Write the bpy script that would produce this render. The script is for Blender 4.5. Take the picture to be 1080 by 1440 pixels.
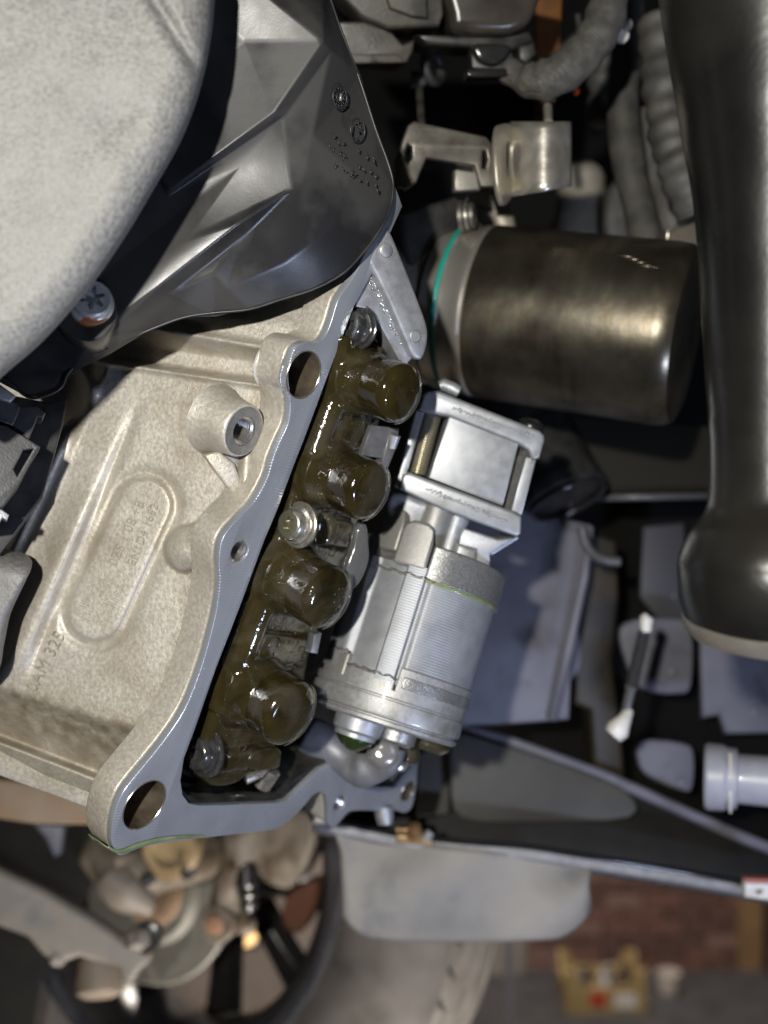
import bpy, bmesh, math, random
from mathutils import Vector, Matrix, noise
from mathutils.geometry import delaunay_2d_cdt

for _o in list(bpy.data.objects):
    bpy.data.objects.remove(_o)
SC = bpy.context.scene
COL = SC.collection
R = random.Random(7)

# ------------------------------------------------------------------ camera
K = 0.000648            # tangent per photograph pixel (1440 high, about 50 degrees)
CZ = 3.2                # camera height above the workshop floor
cam = bpy.data.cameras.new("camera")
camo = bpy.data.objects.new("camera", cam)
COL.objects.link(camo)
camo.location = (0, 0, CZ)
camo.rotation_euler = (math.radians(90), 0, 0)
cam.sensor_fit = 'VERTICAL'
cam.sensor_height = 36.0
cam.lens = 18.0 / (720 * K)
cam.clip_start = 0.01
cam.clip_end = 50
cam.dof.use_dof = True
cam.dof.focus_distance = 0.475
cam.dof.aperture_fstop = 5.4
SC.camera = camo

# ------------------------------------------------------------------ light
W = bpy.data.worlds.new("World")
SC.world = W
W.use_nodes = True
W.node_tree.nodes["Background"].inputs[0].default_value = (0.82, 0.9, 1.0, 1)
W.node_tree.nodes["Background"].inputs[1].default_value = 0.012

def lamp(name, loc, target, power, size, col, shape='DISK', spread=180):
    l = bpy.data.lights.new(name, 'AREA')
    l.shape = shape
    l.size = size
    if shape == 'RECTANGLE':
        l.size_y = size * 0.25
    l.energy = power
    l.color = col
    l.spread = math.radians(spread)
    o = bpy.data.objects.new(name, l)
    COL.objects.link(o)
    o.location = Vector(loc)
    d = Vector(target) - Vector(loc)
    o.rotation_euler = d.to_track_quat('-Z', 'Y').to_euler()
    return o

# hand torch held up to the left of the phone, a cooler inspection lamp low on the right, then two added fill lights
lamp("torch_lamp", (-0.12, -0.24, CZ + 0.09), (-0.02, 0.50, CZ + 0.0), 8.2, 0.022, (1.0, 0.965, 0.89))
lamp("inspection_lamp", (0.34, 0.16, CZ - 0.36), (0.04, 0.57, CZ - 0.10), 2.1, 0.10, (0.60, 0.70, 1.0), 'RECTANGLE')
lamp("background_fill_light", (0.6, 4.2, CZ + 1.6), (0.6, 5.2, CZ - 2.0), 180, 0.5, (1.0, 0.90, 0.80))  # added overhead fill that brightens the wall and bench
lamp("wheel_fill_light", (0.12, 0.55, CZ - 1.15), (-0.17, 1.12, CZ - 0.46), 2.3, 0.25, (1.0, 0.92, 0.84), 'DISK', 55)  # added fill from below, aimed at the wheel to brighten it

SC.view_settings.view_transform = 'Standard'
SC.view_settings.look = 'None'
SC.view_settings.exposure = 0.0
SC.view_settings.gamma = 1.0
SC.view_settings.use_curve_mapping = False
SC.render.engine = 'CYCLES'
SC.cycles.use_denoising = True
SC.cycles.max_bounces = 8

# ------------------------------------------------------------------ geometry helpers
def ray(px, py):
    return Vector(((px - 540) * K, 1.0, (720 - py) * K))
CAM = Vector((0, 0, CZ))
def at(px, py, D):
    return CAM + ray(px, py) * D
def mpp(D):
    return K * D

class Frame:
    """a plane in the place: origin, two in-plane axes and a normal"""
    def __init__(s, o, n, ex):
        s.o = Vector(o); s.n = Vector(n).normalized()
        ex = Vector(ex); ex = (ex - s.n * ex.dot(s.n)).normalized()
        s.ex = ex; s.ey = s.n.cross(ex)
    def hit(s, px, py, h=0.0):
        r = ray(px, py)
        t = (s.o + s.n * h - CAM).dot(s.n) / r.dot(s.n)
        return CAM + r * t
    def ab(s, p):
        d = p - s.o
        return (d.dot(s.ex), d.dot(s.ey))
    def p3(s, a, b, h):
        return s.o + s.ex * a + s.ey * b + s.n * h
    def mat(s):
        m = Matrix.Identity(4)
        for i in range(3):
            m[i][0] = s.ex[i]; m[i][1] = s.ey[i]; m[i][2] = s.n[i]; m[i][3] = s.o[i]
        return m

def frame_at(px, py, D, n, ex=(1, 0, 0)):
    return Frame(at(px, py, D), n, ex)

def spl(pts, k=5, closed=True):
    """Catmull-Rom through the points"""
    out = []; n = len(pts)
    rng = range(n if closed else n - 1)
    for i in rng:
        if closed:
            p0, p1, p2, p3 = pts[i - 1], pts[i], pts[(i + 1) % n], pts[(i + 2) % n]
        else:
            p0, p1, p2, p3 = pts[max(i - 1, 0)], pts[i], pts[i + 1], pts[min(i + 2, n - 1)]
        for j in range(k):
            t = j / k
            out.append(tuple(0.5 * (2 * b + (c - a) * t + (2 * a - 5 * b + 4 * c - d) * t * t + (3 * b - a - 3 * c + d) * t ** 3)
                             for a, b, c, d in zip(p0, p1, p2, p3)))
    if not closed:
        out.append(tuple(pts[-1]))
    return out

class MB:
    def __init__(s):
        s.v = []; s.f = []
    def add(s, v, f):
        o = len(s.v)
        s.v += [Vector(x) for x in v]
        s.f += [tuple(i + o for i in q) for q in f]
        return s
    def box(s, c, ax, ay, az):
        c, ax, ay, az = map(Vector, (c, ax, ay, az))
        v = [c + ax * i + ay * j + az * k for i in (-1, 1) for j in (-1, 1) for k in (-1, 1)]
        return s.add(v, [(0, 1, 3, 2), (4, 6, 7, 5), (0, 4, 5, 1), (2, 3, 7, 6), (0, 2, 6, 4), (1, 5, 7, 3)])
    def lathe(s, p0, axis, prof, seg=40, cap=True, up=None, rfun=None):
        """prof: list of (distance along the axis, radius)"""
        p0 = Vector(p0); a = Vector(axis).normalized()
        u = Vector(up) if up else (Vector((0, -1, 0)) if abs(a.y) < 0.9 else Vector((0, 0, 1)))
        u = (u - a * u.dot(a)).normalized(); w = a.cross(u)
        v = []; f = []
        for t, r in prof:
            for k in range(seg):
                th = 2 * math.pi * k / seg
                rr = r * (rfun(th, t) if rfun else 1)
                v.append(p0 + a * t + (u * math.cos(th) + w * math.sin(th)) * rr)
        for i in range(len(prof) - 1):
            for k in range(seg):
                k2 = (k + 1) % seg
                f.append((i * seg + k, i * seg + k2, (i + 1) * seg + k2, (i + 1) * seg + k))
        if cap:
            f.append(tuple(reversed(range(seg))))
            f.append(tuple(range((len(prof) - 1) * seg, len(prof) * seg)))
        return s.add(v, f)
    def tube(s, pts, rad, seg=14, cap=True, flat=1.0):
        pts = [Vector(p) for p in pts]; n = len(pts)
        v = []; f = []
        u = None
        for i, p in enumerate(pts):
            d = (pts[min(i + 1, n - 1)] - pts[max(i - 1, 0)]).normalized()
            if u is None:
                u = Vector((0, -1, 0)) if abs(d.y) < 0.9 else Vector((0, 0, 1))
            u = (u - d * u.dot(d)).normalized(); w = d.cross(u)
            r = rad[i] if isinstance(rad, (list, tuple)) else rad
            for k in range(seg):
                th = 2 * math.pi * k / seg
                v.append(p + u * math.cos(th) * r * flat + w * math.sin(th) * r)
        for i in range(n - 1):
            for k in range(seg):
                k2 = (k + 1) % seg
                f.append((i * seg + k, i * seg + k2, (i + 1) * seg + k2, (i + 1) * seg + k))
        if cap:
            f.append(tuple(reversed(range(seg))))
            f.append(tuple(range((n - 1) * seg, n * seg)))
        return s.add(v, f)
    def torus(s, c, axis, R_, r, seg=32, seg2=8):
        c = Vector(c); a = Vector(axis).normalized()
        u = Vector((0, 0, 1)) if abs(a.z) < 0.9 else Vector((1, 0, 0))
        u = (u - a * u.dot(a)).normalized(); w = a.cross(u)
        v = []; f = []
        for i in range(seg):
            th = 2 * math.pi * i / seg
            d = u * math.cos(th) + w * math.sin(th)
            for j in range(seg2):
                ph = 2 * math.pi * j / seg2
                v.append(c + d * (R_ + r * math.cos(ph)) + a * r * math.sin(ph))
        for i in range(seg):
            for j in range(seg2):
                i2 = (i + 1) % seg; j2 = (j + 1) % seg2
                f.append((i * seg2 + j, i2 * seg2 + j, i2 * seg2 + j2, i * seg2 + j2))
        return s.add(v, f)
    def prism(s, fr, polys, h0, h1, bev=0.0004, href=None, smooth=0, res=2):
        """outlines in photograph pixels cast on the plane fr, extruded from h0 to h1; further outlines are holes"""
        href = h1 if href is None else href
        ps = []
        for P in polys:
            if smooth:
                P = spl(P, smooth)
            ps.append([fr.ab(fr.hit(x, y, href)) for x, y in P])
        return s.prism2(fr, ps, h0, h1, bev, res)
    def prism2(s, fr, ps, h0, h1, bev=0.0004, res=2):
        cu = bpy.data.curves.new("outline", 'CURVE')
        cu.dimensions = '2D'; cu.fill_mode = 'BOTH'
        for P in ps:
            sp = cu.splines.new('POLY'); sp.points.add(len(P) - 1)
            for q, (a, b) in zip(sp.points, P):
                q.co = (a * 1000, b * 1000, 0, 1)      # millimetres: the fill is unreliable on very small numbers
            sp.use_cyclic_u = True
        b = min(bev, (h1 - h0) * 0.45) * 1000
        cu.extrude = (h1 - h0) * 500 - b
        cu.bevel_depth = b; cu.bevel_resolution = res; cu.offset = -b
        ob = bpy.data.objects.new("outline", cu); COL.objects.link(ob)
        dg = bpy.context.evaluated_depsgraph_get()
        me = bpy.data.meshes.new_from_object(ob.evaluated_get(dg))
        m = fr.mat() @ Matrix.Translation((0, 0, (h0 + h1) / 2)) @ Matrix.Scale(0.001, 4)
        s.add([m @ v.co for v in me.vertices], [tuple(p.vertices) for p in me.polygons])
        bpy.data.objects.remove(ob); bpy.data.curves.remove(cu); bpy.data.meshes.remove(me)
        return s
    def text(s, txt, place, size=1.0, ext=0.03, bev=0.0, outline=False):
        """place(u, v, w) puts the letters' own plane into the place"""
        cu = bpy.data.curves.new("letters", 'FONT'); cu.body = txt; cu.size = size
        cu.extrude = ext; cu.bevel_depth = bev; cu.resolution_u = 3
        if outline:
            cu.fill_mode = 'NONE'
        ob = bpy.data.objects.new("letters", cu); COL.objects.link(ob)
        dg = bpy.context.evaluated_depsgraph_get()
        me = bpy.data.meshes.new_from_object(ob.evaluated_get(dg))
        s.add([place(*v.co) for v in me.vertices], [tuple(p.vertices) for p in me.polygons])
        bpy.data.objects.remove(ob); bpy.data.curves.remove(cu); bpy.data.meshes.remove(me)
        return s
    def grid(s, rows):
        nr, nc = len(rows), len(rows[0])
        v = [p for r in rows for p in r]
        f = [(i * nc + j, i * nc + j + 1, (i + 1) * nc + j + 1, (i + 1) * nc + j) for i in range(nr - 1) for j in range(nc - 1)]
        return s.add(v, f)
    def facets(s, pts, edges, outline):
        """pts (px, py, D): a folded sheet, creased along edges, inside the outline (indices)"""
        v2 = [Vector((p[0], -p[1])) for p in pts]
        ed = list(edges) + [(outline[i], outline[(i + 1) % len(outline)]) for i in range(len(outline))]
        r = delaunay_2d_cdt(v2, ed, [], 0, 1e-4)
        src = r[3]; ov = []
        poly = [v2[i] for i in outline]
        def inside(q):
            c = False
            for i in range(len(poly)):
                a, b = poly[i], poly[i - 1]
                if (a.y > q.y) != (b.y > q.y) and q.x < (b.x - a.x) * (q.y - a.y) / (b.y - a.y) + a.x:
                    c = not c
            return c
        for i, co in enumerate(r[0]):
            D = pts[src[i][0]][2] if src[i] else 0.45
            ov.append(at(co.x, -co.y, D))
        ff = []
        for f in r[2]:
            c = sum((r[0][i] for i in f), Vector((0, 0))) / len(f)
            if inside(c):
                ff.append(tuple(f))
        return s.add(ov, ff)
    def build(s, name, mat, parent=None, smooth=35, bevel=0, seg=2, solid=0, remesh=0, msmooth=0, subd=0, weld=True, attr=None, bangle=25):
        me = bpy.data.meshes.new(name)
        c = sum(s.v, Vector()) / len(s.v)
        lo = Vector([min(v[i] for v in s.v) for i in range(3)]); hi = Vector([max(v[i] for v in s.v) for i in range(3)])
        c = (lo + hi) / 2
        me.from_pydata([v - c for v in s.v], [], s.f)
        if attr:
            for an, vals in attr.items():
                at_ = me.attributes.new(an, 'FLOAT', 'POINT')
                at_.data.foreach_set('value', vals)
        if weld or not attr:
            bm = bmesh.new(); bm.from_mesh(me)
            if weld:
                bmesh.ops.remove_doubles(bm, verts=bm.verts, dist=2e-6)
            bmesh.ops.recalc_face_normals(bm, faces=bm.faces)
            bm.to_mesh(me); bm.free()
        o = bpy.data.objects.new(name, me)
        COL.objects.link(o)
        o.location = c
        me.materials.append(mat)
        if solid:
            m = o.modifiers.new("thickness", 'SOLIDIFY'); m.thickness = solid; m.offset = -1
        if remesh:
            m = o.modifiers.new("remesh", 'REMESH'); m.mode = 'VOXEL'; m.voxel_size = remesh; m.use_smooth_shade = True
        if msmooth:
            m = o.modifiers.new("smooth", 'SMOOTH'); m.iterations = msmooth; m.factor = 0.5
        if bevel:
            m = o.modifiers.new("bevel", 'BEVEL'); m.width = bevel; m.segments = seg; m.limit_method = 'ANGLE'
            m.angle_limit = math.radians(bangle); m.use_clamp_overlap = True
        if subd:
            m = o.modifiers.new("subdivision", 'SUBSURF'); m.levels = subd; m.render_levels = subd
        me.polygons.foreach_set('use_smooth', [smooth > 0] * len(me.polygons))
        if 0 < smooth < 180:
            me.set_sharp_from_angle(angle=math.radians(smooth))
        if parent is not None:
            o.parent = parent            # the parent Empty still sits at the world's origin; settle() moves it to the thing's base
        return o

ROOTS = []
def thing(name, label, cat, group=None, kind=None):
    o = bpy.data.objects.new(name, None)
    o.empty_display_size = 0.02
    COL.objects.link(o)
    if kind:
        o['kind'] = kind
    else:
        o['label'] = label; o['category'] = cat
        if group: o['group'] = group
    ROOTS.append(o)
    return o
def tag(o, label, cat, group=None):
    o['label'] = label; o['category'] = cat
    if group: o['group'] = group
    return o
def sub(o, part):
    """make the mesh o a piece of the mesh part (same thing)"""
    l = o.location.copy()
    o.parent = part
    o.location = l - part.location
    return o
def settle():
    for r in ROOTS:
        ch = r.children
        if not ch: continue
        lo = Vector((1e9,) * 3); hi = -lo
        for c in ch:
            for b in c.bound_box:
                q = c.location + Vector(b)
                lo = Vector(map(min, lo, q)); hi = Vector(map(max, hi, q))
        base = Vector(((lo.x + hi.x) / 2, (lo.y + hi.y) / 2, lo.z))
        r.location = base
        for c in ch:
            c.location -= base

# ------------------------------------------------------------------ materials
def M(name, c1, c2=None, rough=0.5, rough2=None, metal=0.0, ns=60, lo=0.35, hi=0.65, bump=0.0, bs=400, bdist=0.0005,
      coat=0.0, spec=0.5, detail=5, trans=0.0, c3=None, ns3=20, lo3=0.5, hi3=0.7, sub=0.0, aniso=0.0, bump2=0.0, bs2=60, ior=1.5, warp=0.0):
    m = bpy.data.materials.new(name); m.use_nodes = True
    nt = m.node_tree; N = nt.nodes; L = nt.links
    b = N["Principled BSDF"]
    b.inputs["Metallic"].default_value = metal
    b.inputs["IOR"].default_value = ior
    b.inputs["Specular IOR Level"].default_value = spec
    b.inputs["Coat Weight"].default_value = coat
    b.inputs["Coat Roughness"].default_value = 0.04
    b.inputs["Transmission Weight"].default_value = trans
    b.inputs["Roughness"].default_value = rough
    b.inputs["Base Color"].default_value = (*c1, 1)
    tc = N.new("ShaderNodeTexCoord"); geo = N.new("ShaderNodeNewGeometry")
    P = geo.outputs["Position"]
    def noise_(sc, det=detail, w=0.0):
        n = N.new("ShaderNodeTexNoise"); n.inputs["Scale"].default_value = sc; n.inputs["Detail"].default_value = det
        n.inputs["Distortion"].default_value = w
        L.new(P, n.inputs["Vector"]); return n.outputs["Fac"]
    def ramp(f, a, z):
        r = N.new("ShaderNodeMapRange"); r.inputs[1].default_value = a; r.inputs[2].default_value = z
        L.new(f, r.inputs[0]); return r.outputs[0]
    def mix(f, a, z):
        x = N.new("ShaderNodeMix"); x.data_type = 'RGBA'
        L.new(f, x.inputs[0])
        for i, q in ((6, a), (7, z)):
            if isinstance(q, tuple): x.inputs[i].default_value = (*q, 1)
            else: L.new(q, x.inputs[i])
        return x.outputs[2]
    m["x"] = 0
    col = None
    if c2 is not None:
        f = ramp(noise_(ns, w=warp), lo, hi)
        col = mix(f, c1, c2)
        if rough2 is not None:
            r = N.new("ShaderNodeMapRange"); r.inputs[3].default_value = rough; r.inputs[4].default_value = rough2
            L.new(f, r.inputs[0]); L.new(r.outputs[0], b.inputs["Roughness"])
    if c3 is not None:
        col = mix(ramp(noise_(ns3, w=warp), lo3, hi3), col if col is not None else c1, c3)
    if col is not None:
        L.new(col, b.inputs["Base Color"])
    last = None
    for st, sc, dist in ((bump, bs, bdist), (bump2, bs2, bdist * 4)):
        if st:
            bn = N.new("ShaderNodeBump"); bn.inputs["Strength"].default_value = st; bn.inputs["Distance"].default_value = dist
            L.new(noise_(sc, 4), bn.inputs["Height"])
            if last is not None: L.new(last, bn.inputs["Normal"])
            last = bn.outputs["Normal"]
    if last is not None:
        L.new(last, b.inputs["Normal"])
        if coat and False: L.new(last, b.inputs["Coat Normal"])
    m["x"] = 1
    return m
def tools(m):
    nt = m.node_tree
    return nt.nodes, nt.links, nt.nodes["Principled BSDF"]
def sss(x, a, b):
    t = max(0.0, min(1.0, (x - a) / (b - a)))
    return t * t * (3 - 2 * t)
def line_d(px, py, a, b):
    """signed distance (px) from the line a->b; positive to the right of the direction on the picture (y down)"""
    dx, dy = b[0] - a[0], b[1] - a[1]; l = math.hypot(dx, dy)
    return ((px - a[0]) * -dy + (py - a[1]) * dx) / l, ((px - a[0]) * dx + (py - a[1]) * dy) / l / l
def cap_d(px, py, a, b):
    dx, dy = b[0] - a[0], b[1] - a[1]
    t = max(0, min(1, ((px - a[0]) * dx + (py - a[1]) * dy) / (dx * dx + dy * dy)))
    return math.hypot(px - a[0] - dx * t, py - a[1] - dy * t)

# ================================================================== MATERIALS
m_cast = M("cast_aluminium", (0.43, 0.402, 0.348), (0.53, 0.50, 0.44), rough=0.36, rough2=0.55, metal=0.35, ns=600, bump=0.34, bs=1900, bdist=0.0004,
           c3=(0.31, 0.265, 0.20), ns3=30, lo3=0.48, hi3=0.78, bump2=0.18, bs2=500)
def add_stain(m, col):
    N, L, b = tools(m)
    a = N.new("ShaderNodeAttribute"); a.attribute_name = "stain"
    g = N.new("ShaderNodeNewGeometry"); n = N.new("ShaderNodeTexNoise"); n.inputs["Scale"].default_value = 130; n.inputs["Detail"].default_value = 8
    L.new(g.outputs["Position"], n.inputs["Vector"])
    r = N.new("ShaderNodeMapRange"); r.inputs[1].default_value = 0.3; r.inputs[2].default_value = 0.62
    L.new(n.outputs["Fac"], r.inputs[0])
    mu = N.new("ShaderNodeMath"); mu.operation = 'MULTIPLY'; L.new(r.outputs[0], mu.inputs[0]); L.new(a.outputs["Fac"], mu.inputs[1])
    x = N.new("ShaderNodeMix"); x.data_type = 'RGBA'; L.new(mu.outputs[0], x.inputs[0])
    src = b.inputs["Base Color"].links[0].from_socket
    L.new(src, x.inputs[6]); x.inputs[7].default_value = (*col, 1)
    L.new(x.outputs[2], b.inputs["Base Color"])
add_stain(m_cast, (0.245, 0.20, 0.145))
m_cast_let = M("shade_toned_lettering", (0.29, 0.26, 0.215), (0.40, 0.37, 0.31), rough=0.45, metal=0.35, ns=900, bump=0.3, bs=2000)  # darker tone stands in for the shading along the letters' edges
m_cast_grey = M("grey_cast_aluminium", (0.15, 0.148, 0.15), (0.21, 0.205, 0.20), rough=0.38, rough2=0.55, metal=0.35, ns=700, bump=0.6, bs=2200, bdist=0.0004, bump2=0.3, bs2=300)
m_lump = M("bead_blasted_aluminium", (0.14, 0.139, 0.131), (0.25, 0.248, 0.236), rough=0.52, rough2=0.68, metal=0.15, ns=620, bump=0.6, bs=800, bdist=0.0005,
           c3=(0.14, 0.139, 0.13), ns3=30, lo3=0.6, hi3=0.95, bump2=0.04, bs2=300)

def milled(name, col, metal, rough, pitch, strength=0.25):
    m = M(name, col, tuple(c * 1.18 for c in col), rough=rough, rough2=rough * 0.75, metal=metal, ns=60, bump=0.1, bs=1500)
    N, L, b = tools(m)
    g = N.new("ShaderNodeNewGeometry")
    hs = None
    for c, ph in (((-0.10, 0.45, CZ - 0.62), 0), ((0.02, 0.52, CZ + 0.42), 1)):
        mp = N.new("ShaderNodeVectorMath"); mp.operation = 'DISTANCE'; mp.inputs[1].default_value = c
        L.new(g.outputs["Position"], mp.inputs[0])
        mu = N.new("ShaderNodeMath"); mu.operation = 'MULTIPLY'; mu.inputs[1].default_value = 2 * math.pi / pitch
        L.new(mp.outputs["Value"], mu.inputs[0])
        si = N.new("ShaderNodeMath"); si.operation = 'SINE'; L.new(mu.outputs[0], si.inputs[0])
        if hs is None: hs = si.outputs[0]
        else:
            ad = N.new("ShaderNodeMath"); ad.operation = 'ADD'; L.new(hs, ad.inputs[0]); L.new(si.outputs[0], ad.inputs[1]); hs = ad.outputs[0]
    # the cutter left marks only here and there
    n = N.new("ShaderNodeTexNoise"); n.inputs["Scale"].default_value = 22; L.new(g.outputs["Position"], n.inputs["Vector"])
    r = N.new("ShaderNodeMapRange"); r.inputs[1].default_value = 0.42; r.inputs[2].default_value = 0.62; L.new(n.outputs["Fac"], r.inputs[0])
    mu = N.new("ShaderNodeMath"); mu.operation = 'MULTIPLY'; L.new(hs, mu.inputs[0]); L.new(r.outputs[0], mu.inputs[1])
    bn = N.new("ShaderNodeBump"); bn.inputs["Strength"].default_value = strength; bn.inputs["Distance"].default_value = 0.00025
    L.new(mu.outputs[0], bn.inputs["Height"])
    old = b.inputs["Normal"].links[0].from_socket
    L.new(old, bn.inputs["Normal"]); L.new(bn.outputs[0], b.inputs["Normal"])
    return m
m_milled = milled("milled_aluminium", (0.33, 0.35, 0.385), 0.5, 0.34, 0.0013, 0.24)
m_dark_bore = M("oily_bore", (0.10, 0.08, 0.06), (0.22, 0.18, 0.13), rough=0.3, metal=0.6, ns=120)
m_thread = M("bright_thread", (0.62, 0.60, 0.57), rough=0.25, metal=0.9)
m_oil_green = M("green_oil_film", (0.16, 0.22, 0.09), (0.28, 0.32, 0.18), rough=0.12, metal=0.2, ns=90, coat=0.6)
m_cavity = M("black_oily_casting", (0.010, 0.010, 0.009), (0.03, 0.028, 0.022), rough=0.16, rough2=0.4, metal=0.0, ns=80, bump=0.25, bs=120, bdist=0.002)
m_oil_black = M("pool_of_black_oil", (0.004, 0.006, 0.004), rough=0.04, coat=0.5, bump=0.5, bs=55, bdist=0.003)

# ================================================================== GEARBOX HOUSING
NF = Vector((0.76, -0.56, -0.32)).normalized()
FL = frame_at(300, 800, 0.47, NF)
_a = FL.hit(498, 431); _b = FL.hit(254, 1091)
FL = Frame(FL.o, NF, _b - _a)
T = 0.019

gb = thing("gearbox_housing", "beige cast aluminium gearbox housing with milled grey mating flange", "gearbox housing")

outer = [(556, 262), (540, 318), (520, 345), (497, 390), (476.7, 420), (466.7, 451), (457.8, 472), (446.7, 482), (429, 481), (415.6, 489), (407.8, 509), (404.4, 531), (406.7, 553),
         (407.8, 576), (404.4, 598), (393.3, 622), (384, 645), (375.6, 673), (358.9, 704), (337.8, 726.7), (320, 746.7), (311, 764), (307.8, 787), (308.9, 818),
         (306, 846), (300, 877), (284, 935.6), (262, 993), (240, 1029), (213, 1064), (187, 1095.6), (171, 1118), (160, 1149), (157, 1180), (163, 1198), (172, 1203),
         (202, 1191), (249, 1183), (300, 1177), (352, 1171), (382, 1167), (400, 1159), (415.6, 1146), (429, 1132), (440, 1119), (450, 1114), (459, 1120), (462, 1139), (463, 1160),
         (474, 1160), (488, 1144), (500, 1140), (530, 1140), (557, 1140), (569, 1143), (580, 1133), (586, 1099), (588, 1068)]
inner = [(585, 1072), (568, 1090), (556.6, 1107), (530, 1107), (498, 1106), (492, 1094), (487, 1083), (478, 1075.5), (466, 1074.5), (450, 1082), (435.6, 1095.6), (418, 1113), (404, 1126),
         (390, 1129.5), (329, 1132), (280, 1133), (266, 1130), (257, 1118), (254, 1098), (259, 1066), (273, 1029), (304, 940), (340, 847), (373, 800 - 35), (391, 715), (413, 655.6), (427, 620), (470, 505), (498, 431), (527, 378), (548, 330), (566, 290)]
def ell(fr, px, py, r_mm, h=0.0, n=28):
    c = fr.ab(fr.hit(px, py, h)); r = r_mm / 1000
    return [(c[0] + r * math.cos(2 * math.pi * k / n), c[1] + r * math.sin(2 * math.pi * k / n)) for k in range(n)]
inner[23] = (372, 760)
oa = [FL.ab(FL.hit(x, y)) for x, y in spl(outer + [], 4, closed=False) + inner[0:0]]
ia = [FL.ab(FL.hit(x, y)) for x, y in inner]
holes = [(427, 527, 10.5), (337, 776, 5.2), (203, 1132, 11.8), (478, 1130, 5.0), (573, 1113, 6.5)]
mb = MB()
mb.prism2(FL, [oa + ia] + [ell(FL, x, y, r) for x, y, r in holes], -0.0035, 0.0, 0.00035)
fl = mb.build("flange_face", m_milled, gb)
# the cast lip behind the milled face, a little wider
mb = MB()
mb.prism2(FL, [oa + ia] + [ell(FL, x, y, r) for x, y, r in holes], -T, -0.0042, 0.0012, 3)
mb2 = mb.build("flange_lip", m_cast, gb)
me = mb2.data
for x, y, r in holes:
    c = FL.hit(x, y, 0)
    thr = r < 6
    pr = []
    if thr:
        k = 0
        while k < 14:
            pr += [(-0.0016 - k * 0.0011, r / 1000 * 0.99), (-0.0016 - k * 0.0011 - 0.00055, r / 1000 * 0.84)]; k += 1
        pr = [(0.0 - 0.0009, r / 1000 * 1.0)] + pr
    else:
        pr = [(0.0, r / 1000 * 0.985), (-0.010, r / 1000 * 0.975), (-0.018, r / 1000 * 0.97), (-0.0195, r / 1000 * 0.95)]
    MB().lathe(c, NF, pr, 36, cap=False).build("threaded_bore" if thr else "bolt_bore", m_thread if thr else m_dark_bore, gb, smooth=0 if thr else 40)
    e = c - NF * (pr[-1][0] * -1)
    MB().lathe(e, NF, [(0, pr[-1][1]), (0.001, pr[-1][1] * 0.99)], 24).build("bore_end", m_dark_bore, gb)
    if not thr:
        MB().torus(c, NF, r / 1000 * 1.005, 0.00035, 40, 6).build("bore_chamfer", m_thread, gb)

# -------- the cast side wall: a modelled relief
MW = Vector((-0.30, -0.95, 0.0)); MW = (MW - FL.ex * MW.dot(FL.ex)).normalized()
WP = at(350, 650, 0.4895)
def wall_base(px, py):
    r = ray(px, py)
    return (WP - CAM).dot(MW) / r.dot(MW)
def wall_D(px, py):
    D = wall_base(px, py)
    q = Vector((px * 0.02, py * 0.02, 0.0))
    D += 0.0006 * noise.noise(q * 0.6)
    # oval pad with a trench round it
    d = cap_d(px, py, (203, 711), (134, 862))
    D += -0.0016 * sss(d, 40, 36) + 0.0022 * math.exp(-((d - 46) / 8) ** 2)
    # trench left of the pad, and the broad rib beyond
    ld, t = line_d(px, py, (172, 625), (52, 915))
    w = sss(t, -0.25, 0.1) * sss(t, 1.15, 0.9)
    D += w * (0.0034 * math.exp(-((ld) / 8) ** 2))
    ld2, t2 = line_d(px, py, (128, 690), (22, 925))
    D -= 0.0065 * math.exp(-(ld2 / 21) ** 2) * sss(t2, -0.15, 0.2) * sss(t2, 1.3, 0.9)
    # the wall falls away at the left, with a rounded bar in the drop
    ld3, t3 = line_d(px, py, (150, 490), (30, 775))
    fade = sss(py, 800, 755)
    D += 0.024 * sss(ld3, -14, 30) * fade
    ld4, t4 = line_d(px, py, (98, 585), (12, 778))
    D -= 0.017 * math.exp(-(ld4 / 14) ** 2) * sss(t4, -0.1, 0.25) * fade
    ld8, t8 = line_d(px, py, (105, 505), (128, 555))
    D -= 0.010 * math.exp(-(ld8 / 11) ** 2) * sss(t8, -0.3, 0.1) * sss(t8, 1.3, 0.7)
    # under the crease the wall turns down and back, then runs out on a ledge
    ld5, t5 = line_d(px, py, (0, 962), (200, 1022))
    ledge, _ = line_d(px, py, (0, 1046), (130, 1096))
    D += 0.00034 * max(0, ld5) * sss(ld5, 0, 20) - 0.020 * sss(ledge, -13, 0)
    # the ribs at the top
    top, tt = line_d(px, py, (105, 503), (402, 546))
    D += 0.011 * sss(top, 2, -10) * sss(top, -52, -28) - 0.0035 * math.exp(-(top / 5) ** 2)
    tp2, _ = line_d(px, py, (225, 463), (398, 493))
    D -= 0.0045 * math.exp(-(tp2 / 6) ** 2)
    D += 0.010 * sss(tp2, -30, -70) * 0.5
    # web under the boss and the swelling behind the tapped hole
    d = cap_d(px, py, (262, 772), (300, 762))
    if d < 36:
        D -= 0.012 * math.sqrt(max(0, 1 - (d / 33) ** 2)) if d < 33 else 0
    d = cap_d(px, py, (345, 640), (342, 690))
    D -= 0.006 * math.exp(-(d / 16) ** 2)
    # fillet up to the lip
    return D
lipx = [(430, 520), (455, 500), (482, 456), (500, 425), (537, 395)]
lip_poly = sorted([(y, x) for x, y in outer[3:36]])
def lip_x(py):
    py = max(lip_poly[0][0], min(lip_poly[-1][0], py))
    for (y0, x0), (y1, x1) in zip(lip_poly, lip_poly[1:]):
        if y0 <= py <= y1:
            return x0 + (x1 - x0) * (py - y0) / max(1e-6, y1 - y0)
    return lip_poly[-1][1]
rows = []; stain = []
NR, NC = 330, 230
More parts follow.
